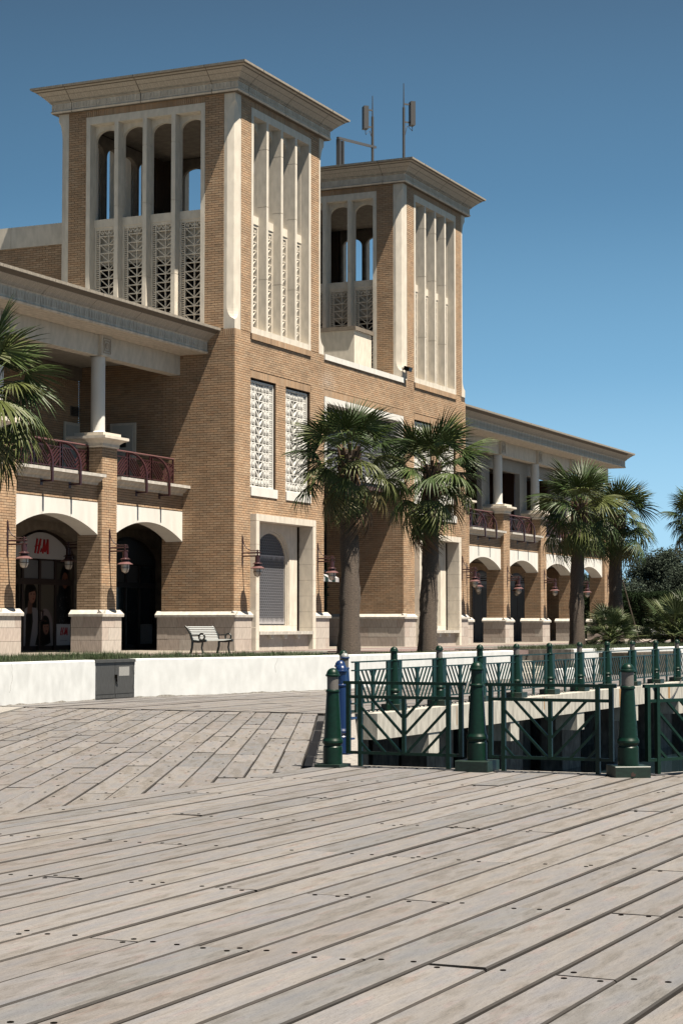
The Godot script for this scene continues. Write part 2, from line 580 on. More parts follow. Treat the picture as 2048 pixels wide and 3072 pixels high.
func wind_tower(b: Node3D, tx: float) -> void:
	var t := holder("wind_tower", b)
	var pier := Geo.new()
	pier.box(0.40, 1.09, 11.0, 18.57, -0.5, -0.02)
	var frame := Geo.new()
	frame.box(1.09, 1.24, 11.19, 18.10, -0.3, 0.02)
	frame.box(5.38, 5.53, 11.19, 18.10, -0.3, 0.02)
	frame.box(1.09, 5.53, 18.10, 18.35, -0.3, 0.02)
	frame.box(1.09, 5.53, 11.00, 11.19, -0.3, 0.025)
	var fm := frame.mesh()
	var rib := Geo.new()
	for q: Array in [[11.19, 12.90], [12.918, 15.30], [15.318, 17.20], [17.218, 18.10]]:
		rib.box(-0.075, 0.075, q[0], q[1], -0.3, 0.018)
	rib.box(-0.06, 0.06, 11.19, 18.1, -0.29, 0.0)
	var rm := rib.mesh()
	var arch := Geo.new()
	var poly := PackedVector2Array([Vector2(-0.53, 14.97), Vector2(-0.455, 14.97)])
	for k in 13:
		var a := PI - PI * k / 12
		poly.append(Vector2(0.455 * cos(a), 17.62 + 0.34 * sin(a)))
	poly.append_array(PackedVector2Array([Vector2(0.455, 14.97), Vector2(0.53, 14.97), Vector2(0.53, 18.3), Vector2(-0.53, 18.3)]))
	arch.prism(poly, -0.45, -0.30)
	var am := arch.mesh()
	var sill := Geo.new()
	sill.box(-0.53, 0.53, 14.70, 14.97, -0.50, -0.27)
	var sm := sill.mesh()
	var lat := tower_lattice().mesh()
	var back := Geo.new()
	back.box(-0.53, 0.53, 13.47, 14.70, -0.62, -0.52)
	var bm := back.mesh()
	var lou := Geo.new()
	for k in 24:
		lou.bar(Vector3(-0.53, 11.22 + k * 0.095, -0.80), Vector3(0.53, 11.22 + k * 0.095, -0.80), 0.10, 0.012, Vector3(0, 0.7, 0.7))
	lou.box(-0.53, 0.53, 11.1, 13.5, -0.95, -0.9)
	var lm := lou.mesh()
	for k in 4:
		var f := face(tx, k)
		part("pier", pier, M.mortar, t, f)
		part("pier", pier, M.mortar, t, f * Transform3D(Basis.IDENTITY, Vector3(5.13, 0, 0)))
		var g := Geo.new()
		g.box(1.09, 5.53, 18.35, 18.57, -0.45, -0.02)
		part("lintel", g, M.mortar, t, f)
		part("frame", fm, M.cream, t, f)
		if k < 3:
			var o := f.origin - f.basis.z * 0.0
			bricks(o + f.basis.x * 0.40, f.basis.x, f.basis.z, 0.69, 11.0, 18.57)
			bricks(o + f.basis.x * 5.53, f.basis.x, f.basis.z, 0.69, 11.0, 18.57)
			soldiers(o + f.basis.x * 1.09, f.basis.x, f.basis.z, 4.44, 18.35, 18.57)
		for i in 4:
			var mid := f * Transform3D(Basis.IDENTITY, Vector3(1.775 + 1.0685 * i - 0.068, 0, 0))
			if i: part("rib", rm, M.cream, t, (f * Transform3D(Basis.from_scale(Vector3(1, 1, 0.7)), Vector3.ZERO) if k == 3 else f) * Transform3D(Basis.IDENTITY, Vector3(1.24 + 1.0685 * i - 0.07, 0, 0)))
			part("arch_surround", am, M.cream if k < 2 else M.plaster, t, mid)  # far faces get darker plaster in place of shade inside the chamber
			part("sill", sm, M.cream, t, mid)
			if k < 2:
				part("lattice_screen", lat, M.cream, t, mid * Transform3D(Basis.IDENTITY, Vector3(0, 0, 0.15)))
				part("backing_panel", bm, M.cream, t, mid)
				part("louvre", lm, M.louvre, t, mid)
			else:
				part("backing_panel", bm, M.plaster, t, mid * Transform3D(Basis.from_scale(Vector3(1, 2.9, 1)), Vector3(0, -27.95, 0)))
	# corner pilasters, cut to a bevel that dies into the full corner at top and bottom
	var pil := Geo.new()
	var ring := []
	for i in 29:
		var y := 11.0 + 7.57 * i / 28.0
		if i <= 8: y = 11.0 + 0.75 * i / 8.0
		elif i >= 20: y = 17.62 + 0.95 * (i - 20) / 8.0
		else: y = 11.75 + 5.87 * (i - 8) / 12.0
		var e := minf(clampf((y - 11.30) / 0.45, 0, 1), clampf((18.30 - y) / 0.68, 0, 1))
		var c := 0.29 * sqrt(maxf(1.0 - (1.0 - e) * (1.0 - e), 0.0)) + 0.002
		var bulge := c * 0.42
		ring.append([Vector3(0.40, y, -0.40), Vector3(0, y, -0.40), Vector3(0, y, -c), Vector3(bulge * 0.75, y, -bulge * 0.75), Vector3(c, y, 0), Vector3(0.40, y, 0)])
	for i in 28:
		for k in 6:
			var j := (k + 1) % 6
			pil.quad(ring[i][k], ring[i][j], ring[i + 1][j], ring[i + 1][k])
	for k in range(1, 5):
		pil.tri(ring[28][0], ring[28][k], ring[28][k + 1])
	var pm := pil.mesh()
	for k in 4:
		part("corner_pilaster", pm, M.cream, t, face(tx, k))
	cornice_ring(t, tx)
	# inside: floor over the louvred shaft, ceiling and a cross wall
	var g := Geo.new()
	g.box(tx + 0.76, tx + 5.86, 14.4, 14.6, -5.86, -0.76)
	part("chamber_floor", g, M.plaster, t)
	g = Geo.new()
	g.box(tx + 0.5, tx + 6.12, 18.31, 18.56, -6.12, -0.5)
	part("chamber_ceiling", g, M.plaster, t)
	g = Geo.new()
	g.box(tx + 0.7, tx + 5.9, 11.0, 11.1, -5.9, -0.7)
	part("shaft_floor", g, M.void, t)


func tower_lattice() -> Geo:
	var g := Geo.new()
	var z := -0.50
	g.box(-0.46, -0.40, 11.19, 14.70, -0.56, -0.44)
	g.box(0.40, 0.46, 11.19, 14.70, -0.56, -0.44)
	g.box(-0.40, 0.40, 14.60, 14.70, -0.55, -0.45)
	g.box(-0.40, 0.40, 11.19, 11.26, -0.55, -0.45)
	g.box(-0.30, -0.265, 11.26, 14.6, -0.54, -0.46)
	for k in 47:
		g.box(-0.40, -0.30, 11.27 + k * 0.071, 11.305 + k * 0.071, -0.53, -0.47)
	var l := -0.265; var r := 0.40; var m := (l + r) / 2
	g.box(m - 0.016, m + 0.016, 11.26, 14.6, -0.53, -0.47)
	for k in 12:
		var y := 14.41 - k * 0.282
		if y < 11.3: break
		g.box(l, r, y - 0.016, y + 0.016, -0.532, -0.468)
		var yb := maxf(y - 0.282, 11.26)
		g.bar(Vector3(l, y, z), Vector3(m, yb, z), 0.03, 0.05)
		g.bar(Vector3(r, y, z), Vector3(m, yb, z), 0.03, 0.05)
	for k in 4:
		var c := l + (r - l) * (k + 0.5) / 4
		g.bar(Vector3(c, 14.6, z), Vector3(c, 14.42, z), 0.022, 0.05)
		g.bar(Vector3(c - 0.083, 14.6, z), Vector3(c, 14.43, z), 0.03, 0.05)
		g.bar(Vector3(c + 0.083, 14.6, z), Vector3(c, 14.43, z), 0.03, 0.05)
	return g


# a cornice profile is a list of [overhang, height] from the soffit up to the lip
const ALONG := Transform3D(Basis(Vector3.BACK, Vector3.UP, Vector3.LEFT), Vector3.ZERO)   # pushes a profile drawn as (outward, up) along the face
const TOWER_CORNICE := [[-0.30, 18.57], [0.17, 18.57], [0.20, 18.62], [0.17, 18.66], [0.17, 18.88], [0.21, 18.905], [0.26, 18.97], [0.42, 19.12], [0.58, 19.245], [0.69, 19.30], [0.70, 19.36], [0.0, 19.37]]


func cornice_ring(t: Node3D, tx: float) -> void:
	var cuts := [-9.0, 0.6, 3.24, 5.86, 99.0]
	for k in 4:
		var f := face(tx, k)
		var core := Geo.new()
		for i in TOWER_CORNICE.size() - 1:
			var a: Array = TOWER_CORNICE[i]; var b: Array = TOWER_CORNICE[i + 1]
			var oa: float = a[0] - 0.012; var ob: float = b[0] - 0.012
			core.quad(Vector3(-oa, a[1], oa), Vector3(SPAN + oa, a[1], oa), Vector3(SPAN + ob, b[1] - 0.012, ob), Vector3(-ob, b[1] - 0.012, ob))
		part("cornice_core", core, M.cornice_core, t, f)
		for c in 4:
			for band in 2:
				var g := Geo.new()
				for i in range(0 if band == 0 else 5, 6 if band == 0 else TOWER_CORNICE.size() - 1):
					var a: Array = TOWER_CORNICE[i]; var b: Array = TOWER_CORNICE[i + 1]
					var oa: float = a[0]; var ob: float = b[0]
					var l: float = cuts[c] + 0.014; var r: float = cuts[c + 1] - 0.014
					g.quad(Vector3(maxf(-oa, l), a[1], oa), Vector3(minf(SPAN + oa, r), a[1], oa), Vector3(minf(SPAN + ob, r), b[1], ob), Vector3(maxf(-ob, l), b[1], ob))
				part("frieze" if band == 0 else "cornice_panel", g, M.frieze if band == 0 else M.cornice, t, f)
	var orn := []
	for k in 2:
		var f := face(tx, k)
		for i in 54:
			orn.append(f * Transform3D(Basis.from_scale(Vector3(0.05, 0.15, 0.02)), Vector3(-0.12 + i * 0.1275, 18.78, 0.178)))
	var unit := BoxMesh.new()
	many("frieze_ornament", unit, M.frieze, orn, [], t)
	var g := Geo.new()
	g.box(tx - 0.6, tx + SPAN + 0.6, 19.30, 19.352, -SPAN - 0.6, 0.6)
	part("roof", g, M.concrete, t)


func plinth(b: Node3D, o: Vector3, u: Vector3, n: Vector3, w: float, dy := 0.0, first := 0, caps := true) -> void:
	# courses of stone blocks against a face, each block a piece, with a sloping cap
	var f := Transform3D(Basis(u, Vector3.UP, n), o + Vector3.UP * dy)
	var p := holder("plinth", b)
	var ys := [0.82, 1.18, 1.55, 1.87]
	for c in 3:
		var x := 0.0
		var k := 0
		while x < w - 0.05:
			var l := 0.62 + 0.22 * R.randf()
			if k == 0 and (c + first) % 2: l *= 0.55
			if w - x - l < 0.2: l = w - x
			var g := Geo.new()
			var d := R.randf() * 0.004
			g.box(x + 0.003, minf(x + l, w) - 0.003, ys[c] + (0.0 if c == 0 else 0.004), ys[c + 1] - 0.004, -0.10, d)
			part("stone", g, M.stone[R.randi() % 4], p, f)
			x += l; k += 1
	var back := Geo.new()
	back.box(0.005, w - 0.005, 0.82, 1.87, -0.11, -0.012)
	part("bed", back, M.mortar, p, f)
	if caps:
		var g := Geo.new()
		var q := PackedVector2Array([Vector2(-0.12, 1.87), Vector2(0.06, 1.87), Vector2(0.065, 1.945), Vector2(-0.08, 2.07), Vector2(-0.12, 2.07)])
		g.prism(q, -w - 0.05, 0.05, ALONG)
		part("cap", g, M.capstone, p, f)


# a wall slab with rectangular holes, in face axes
func holed(w0: float, w1: float, y0: float, y1: float, d0: float, d1: float, holes: Array) -> Geo:
	var xs := [w0, w1]; var ys := [y0, y1]
	for h: Array in holes:
		for v: float in [h[0], h[1]]:
			if v > w0 and v < w1 and not v in xs: xs.append(v)
		for v: float in [h[2], h[3]]:
			if v > y0 and v < y1 and not v in ys: ys.append(v)
	xs.sort(); ys.sort()
	var g := Geo.new()
	for i in xs.size() - 1:
		for j in ys.size() - 1:
			var mx: float = (xs[i] + xs[i + 1]) / 2; var my: float = (ys[j] + ys[j + 1]) / 2
			var inside := false
			for h: Array in holes:
				if mx > h[0] and mx < h[1] and my > h[2] and my < h[3]: inside = true
			if not inside: g.box(xs[i], xs[i + 1], ys[j], ys[j + 1], d0, d1)
	return g


func tower_base(b: Node3D, tx: float) -> void:
	var t := holder("tower_base", b)
	var f := face(tx, 0)
	var holes := [[1.09, 5.53, 0.0, 5.17], [1.08, 2.90, 5.76, 9.56], [3.63, 5.50, 5.76, 9.56]]
	part("wall", holed(0, SPAN, GROUND, 10.99, -0.6, -0.012, holes), M.mortar, t, f)
	var bh := holes + [[1.06, 5.55, 9.56, 9.80], [1.06, 5.55, 10.79, 11.0], [0, 0.42, 10.79, 11.0]]
	if tx > 1.0: bh.append([SPAN - 0.5, SPAN, 10.79, 11.0])
	bricks(f.origin, Vector3.RIGHT, Vector3.BACK, SPAN, 2.05, 10.995, bh)
	soldiers(f.origin + Vector3(1.08, 0, 0), Vector3.RIGHT, Vector3.BACK, 4.44, 9.56, 9.80)
	soldiers(f.origin + Vector3(1.07, 0, 0.055), Vector3.RIGHT, Vector3.BACK, 4.46, 10.79, 10.99)
	var led := Geo.new()
	led.box(1.07, 5.53, 10.80, 10.985, -0.02, 0.045)
	part("sill_course", led, M.mortar, t, f)
	soldiers(f.origin, Vector3.RIGHT, Vector3.BACK, 0.42, 10.79, 11.0)
	# side wall facing left
	var zl := -2.6 if tx < 1.0 else -3.2
	var lf := face(tx, 1)
	part("wall", holed(SPAN + zl, SPAN - 0.6, GROUND, 10.99, -0.6, -0.012, []), M.mortar, t, lf)
	bricks(lf.origin + Vector3(0, 0, SPAN + zl), Vector3.BACK, Vector3.LEFT, -zl, 2.05, 10.995, [[-zl - 0.42, -zl, 10.79, 11.0]])
	soldiers(lf.origin + Vector3(0, 0, SPAN - 0.42), Vector3.BACK, Vector3.LEFT, 0.42, 10.79, 11.0)
	if tx < 1.0:
		part("wall", holed(SPAN - 5.75, SPAN + zl, 5.2, 10.99, -0.6, -0.012, []), M.mortar, t, lf)
		bricks(lf.origin + Vector3(0, 0, SPAN - 5.75), Vector3.BACK, Vector3.LEFT, 5.75 + zl, 5.9, 10.995, [], false, 0.1)
	var core := Geo.new()
	core.box(0.6, SPAN - 0.05, GROUND, 10.6, -2.58, -0.98)
	if tx > 1.0: core.box(0.6, SPAN - 0.05, GROUND, 10.6, -7.0, -2.58)
	part("core", core, M.mortar, t, f)  # interior mass added inside the base to block light
	var roof := Geo.new()
	roof.box(0.1, SPAN - 0.1, 10.6, 10.96, -6.6, -0.62)
	part("terrace", roof, M.concrete, t, f)
	# pierced stone windows with white sills
	var lat := window_lattice().mesh()
	for u: float in [1.08, 3.63]:
		part("lattice_window", lat, M.white, t, f * Transform3D(Basis.IDENTITY, Vector3(u, 0, 0.17)))
		var g := Geo.new()
		g.box(u + 0.01, u + 1.90, 5.765, 6.05, -0.4, 0.045)
		part("window_sill", g, M.white, t, f)
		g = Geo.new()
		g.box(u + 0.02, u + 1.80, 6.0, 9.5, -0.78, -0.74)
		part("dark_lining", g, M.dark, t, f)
	arched_recess(t, f)
	# stone plinths
	if tx < 1.0:
		plinth(b, Vector3(tx - 0.03, 0, 0.075), Vector3.RIGHT, Vector3.BACK, 1.11)
		plinth(b, Vector3(tx + 5.55, 0, 0.075), Vector3.RIGHT, Vector3.BACK, 1.37, 0.0, 1)
		plinth(b, Vector3(tx - 0.07, 0, -2.72), Vector3.BACK, Vector3.LEFT, 2.79)
	else:
		plinth(b, Vector3(tx - 0.03, 0, 0.075), Vector3.RIGHT, Vector3.BACK, 1.11)
		plinth(b, Vector3(tx + 5.55, 0, 0.075), Vector3.RIGHT, Vector3.BACK, 1.12, 0.0, 1)
		plinth(b, Vector3(tx - 0.07, 0, -3.2), Vector3.BACK, Vector3.LEFT, 3.27)


func window_lattice() -> Geo:
	# 1.80 wide, from 6.05 to 9.50: columns of chevrons beside a wider middle column of rays
	var g := Geo.new()
	var z := -0.30
	g.box(0.02, 0.07, 6.05, 9.50, -0.36, -0.24)
	g.box(1.74, 1.79, 6.05, 9.50, -0.36, -0.24)
	g.box(0.07, 1.74, 6.05, 6.10, -0.36, -0.24)
	g.box(0.07, 1.74, 9.44, 9.50, -0.36, -0.24)
	var cols := [0.07, 0.30, 0.53, 1.13, 1.33, 1.53, 1.64, 1.74]
	for i in range(1, 7):
		g.box(cols[i] - 0.014, cols[i] + 0.014, 6.10, 9.44, -0.33, -0.27)
	var rows := 12
	var h := 3.34 / rows
	for r in rows:
		var y0 := 6.10 + r * h
		var y1 := y0 + h
		g.box(0.07, 1.74, y1 - 0.014, y1 + 0.014, -0.332, -0.268)
		for i in 7:
			var l: float = cols[i]; var e: float = cols[i + 1]; var m := (l + e) / 2
			if i == 6 or i == 5:
				for k in 4: g.box(l, e, y0 + k * h / 4 + 0.01, y0 + k * h / 4 + 0.04, -0.32, -0.28)
				continue
			if i == 2 and r > 0 and r < rows - 1:
				g.bar(Vector3(l + 0.02, y1, z), Vector3(m, y0, z), 0.05, 0.06)
				g.bar(Vector3(e - 0.02, y1, z), Vector3(m, y0, z), 0.05, 0.06)
				g.bar(Vector3(m, y1, z), Vector3(m, y0, z), 0.03, 0.06)
				continue
			# a chevron of two thick slanting leaves
			if i == 2:
				for q in 3:
					var a := l + q * 0.2
					g.bar(Vector3(a, y1 - 0.03, z), Vector3(a + 0.1, y0 + 0.05, z), 0.06, 0.07)
					g.bar(Vector3(a + 0.2, y1 - 0.03, z), Vector3(a + 0.1, y0 + 0.05, z), 0.06, 0.07)
				continue
			g.bar(Vector3(l + 0.015, y1 - 0.02, z), Vector3(m, y0 + 0.07, z), 0.075, 0.08)
			g.bar(Vector3(e - 0.015, y1 - 0.02, z), Vector3(m, y0 + 0.07, z), 0.075, 0.08)
	return g


func arched_recess(t: Node3D, f: Transform3D) -> void:
	# projecting stone surround in blocks, an inner panel with an arch, a metal grille and a ledge
	var ys := [GROUND, 1.18, 1.55, 2.08, 2.61, 3.14, 3.67, 4.20, 4.955]
	for s in 2:
		for i in ys.size() - 1:
			var g := Geo.new()
			var u := 1.09 if s == 0 else 5.30
			g.box(u, u + 0.235, ys[i] + 0.003, ys[i + 1] - 0.003, -0.30, 0.22)
			part("surround_stone", g, M.cream, t, f)
	var g := Geo.new()
	g.box(1.09, 5.535, 4.96, 5.175, -0.62, 0.222)
	part("surround_head", g, M.cream, t, f)
	g = Geo.new()
	var poly := PackedVector2Array([Vector2(1.48, 1.62), Vector2(2.07, 1.62)])
	for k in 25:
		var a := PI - PI * k / 24
		poly.append(Vector2(3.31 + 1.24 * cos(a), 3.83 + 0.93 * sin(a)))
	poly.append_array(PackedVector2Array([Vector2(4.55, 1.62), Vector2(5.14, 1.62), Vector2(5.14, 4.955), Vector2(1.48, 4.955)]))
	g.prism(poly, -0.50, -0.30)
	g.box(1.48, 5.14, 1.42, 1.617, -0.5, -0.30)
	part("recess_panel", g, M.cream, t, f)
	for ring in 2:
		g = Geo.new()
		var o := 1.24 - ring * 0.06; var n := o - 0.05
		var q := PackedVector2Array()
		for k in 25:
			var a := PI - PI * k / 24
			q.append(Vector2(3.31 + o * cos(a), 3.83 + (o - 0.31) * sin(a)))
		q.append(Vector2(3.31 + o, 1.625)); q.append(Vector2(3.31 + n, 1.625))
		for k in 25:
			var a := PI * k / 24
			q.append(Vector2(3.31 + n * cos(a), 3.83 + (n - 0.31) * sin(a)))
		q.append(Vector2(3.31 - n, 1.625)); q.append(Vector2(3.31 - o, 1.625))
		g.prism(q, -0.52, -0.33 - ring * 0.045)
		part("moulding", g, M.cream, t, f)
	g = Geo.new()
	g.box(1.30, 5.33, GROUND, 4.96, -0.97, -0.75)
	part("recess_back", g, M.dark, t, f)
	# grille: a close net of bars, with two rows of spear points
	g = Geo.new()
	var half := 1.13
	var top := func(u: float) -> float: return 3.83 + 0.82 * sqrt(maxf(1.0 - pow((u - 3.31) / half, 2), 0.0))
	for k in 29:
		var u := 3.31 - half + (k + 0.5) * 2 * half / 29
		g.box(u - 0.010, u + 0.010, 1.62, top.call(u), -0.46, -0.44)
		for j in 34:
			var y := 1.64 + j * 0.088
			if y + 0.07 < top.call(u) and j % 2 == k % 2:
				g.box(u - 0.026, u + 0.026, y + 0.018, y + 0.070, -0.455, -0.438)
	for j in 36:
		var y := 1.64 + j * 0.088
		var s := half if y < 3.83 else half * sqrt(maxf(1.0 - pow((y - 3.83) / 0.82, 2), 0.0))
		if s > 0.1: g.box(3.31 - s, 3.31 + s, y - 0.011, y + 0.011, -0.458, -0.442)
	part("grille", g, M.grille, t, f)
	g = Geo.new()
	for q: Array in [[1.70, 0.17, 0.05], [3.93, -0.17, 0.05]]:
		for k in 24:
			var u := 3.31 - half + (k + 0.5) * 2 * half / 24
			var y: float = q[0]; var h: float = q[1]
			g.quad(Vector3(u - 0.04, y, -0.43), Vector3(u + 0.04, y, -0.43), Vector3(u + 0.006, y + h, -0.425), Vector3(u - 0.006, y + h, -0.425))
		g.box(3.31 - half, 3.31 + half, q[0] - 0.03, q[0], -0.46, -0.425)
	part("spear_points", g, M.sign, t, f)
	# ledge on scalloped stones
	g = Geo.new()
	g.box(1.33, 5.295, 1.32, 1.425, -0.55, 0.245)
	part("ledge", g, M.capstone, t, f)
	for i in 4:
		g = Geo.new()
		g.box(1.33 + i * 0.991, 1.33 + (i + 1) * 0.991 - 0.008, GROUND, 1.317, -0.3, 0.06)
		part("stone", g, M.stone[i % 4], t, f)
	for i in 5:
		g = Geo.new()
		var u := 1.33 + i * 0.991 - 0.004
		g.prism(PackedVector2Array([Vector2(u - 0.13, 1.317), Vector2(u - 0.05, 1.19), Vector2(u + 0.05, 1.19), Vector2(u + 0.13, 1.317)]), 0.06, 0.19)
		if i > 0 and i < 4: part("corbel", g, M.capstone, t, f)


func middle(b: Node3D) -> void:
	# between the towers: brick above a tall framed screen, and the dark entrance below
	var t := holder("entrance_bay", b)
	var f := Transform3D(Basis.IDENTITY, Vector3(SPAN, 0, 0))
	var w := 13.73 - SPAN
	part("wall", holed(0, w, 9.56, 10.84, -0.6, -0.012, []), M.mortar, t, f)
	bricks(f.origin, Vector3.RIGHT, Vector3.BACK, w, 9.80, 10.84)
	soldiers(f.origin, Vector3.RIGHT, Vector3.BACK, w, 9.57, 9.80)
	var g := Geo.new()
	for k in 5:
		g.box(k * w / 5 + 0.005, (k + 1) * w / 5 - 0.005, 10.84, 11.03, -0.62, 0.06)
	part("coping", g, M.white, t, f)
	g = Geo.new()
	g.box(0.03, 0.20, 7.0, 9.33, -0.5, 0.03)
	g.box(w - 0.2, w - 0.03, 7.0, 9.33, -0.5, 0.03)
	g.box(0.03, w - 0.03, 9.33, 9.56, -0.5, 0.03)
	g.box(0.03, w - 0.03, 6.8, 7.0, -0.5, 0.03)
	part("screen_frame", g, M.white, t, f)
	g = Geo.new()
	for k in 56:
		var u := 0.24 + k * 0.119
		g.box(u, u + 0.03, 7.0, 9.33, -0.48, -0.44)
	for k in 19:
		g.box(0.2, w - 0.2, 7.05 + k * 0.12, 7.08 + k * 0.12, -0.485, -0.435)
	for k in 3:
		g.box(0.2 + k * w / 3, 0.34 + k * w / 3, 7.0, 9.33, -0.52, -0.40)
	part("screen", g, M.grille, t, f)
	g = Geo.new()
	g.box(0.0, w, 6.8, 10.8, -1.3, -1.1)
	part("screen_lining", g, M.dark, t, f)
	g = Geo.new()
	g.box(0.0, w, 6.55, 6.8, -3.2, -0.02)
	part("soffit", g, M.brown, t, f)
	g = Geo.new()
	g.box(0.0, w, GROUND, 6.7, -3.4, -3.2)
	part("shop_wall", g, M.dark, t, f)
	for y: float in [2.75, 3.05]:
		g = Geo.new()
		g.box(0.0, w, y, y + 0.05, -3.18, -3.10)
		part("transom", g, M.green, t, f)
	for k in 5:
		g = Geo.new()
		g.box(k * 1.7 + 0.1, k * 1.7 + 0.17, GROUND, 4.2, -3.18, -3.12)
		part("mullion", g, M.green_dull, t, f)
	for k in 4:
		g = Geo.new()
		g.box(k * 1.7 + 0.17, (k + 1) * 1.7 + 0.1, GROUND + 0.1, 2.74, -3.17, -3.15)
		part("pane", g, M.glass, t, f)
	# a striped awning over the entrance, seen edge on
	for k in 12:
		g = Geo.new()
		var u := 0.25 + k * 0.3
		g.quad(Vector3(u, 4.1, -2.6), Vector3(u + 0.3, 4.1, -2.6), Vector3(u + 0.3, 3.35, -1.2), Vector3(u, 3.35, -1.2))
		g.box(u, u + 0.3, 3.2, 3.35, -1.21, -1.19)
		part("awning_stripe", g, M.sign if k % 2 else M.green_dull, t, f)
	# parapet box on the terrace between the towers
	g = Geo.new()
	g.box(5.3, 6.9, 11.0, 12.70, -4.5, -1.22)
	part("terrace_box", g, M.cream, t, f)
	g = Geo.new()
	g.box(5.22, 6.95, 12.70, 12.85, -4.5, -1.14)
	part("terrace_box_cap", g, M.plaster, t, f)
	g = Geo.new()
	g.box(0.0, w, 10.4, 10.7, -7.0, -0.62)
	part("terrace", g, M.concrete, t, f)


const WING_FRIEZE := [[-1.96, 10.23], [-0.97, 10.23], [-0.935, 10.28], [-0.97, 10.33], [-0.97, 10.60], [-0.93, 10.635], [-1.96, 10.636]]
const WING_FLARE := [[-1.96, 10.64], [-0.92, 10.64], [-0.86, 10.71], [-0.73, 10.81], [-0.60, 10.90], [-0.50, 10.945], [-0.485, 11.02], [-1.96, 11.03]]


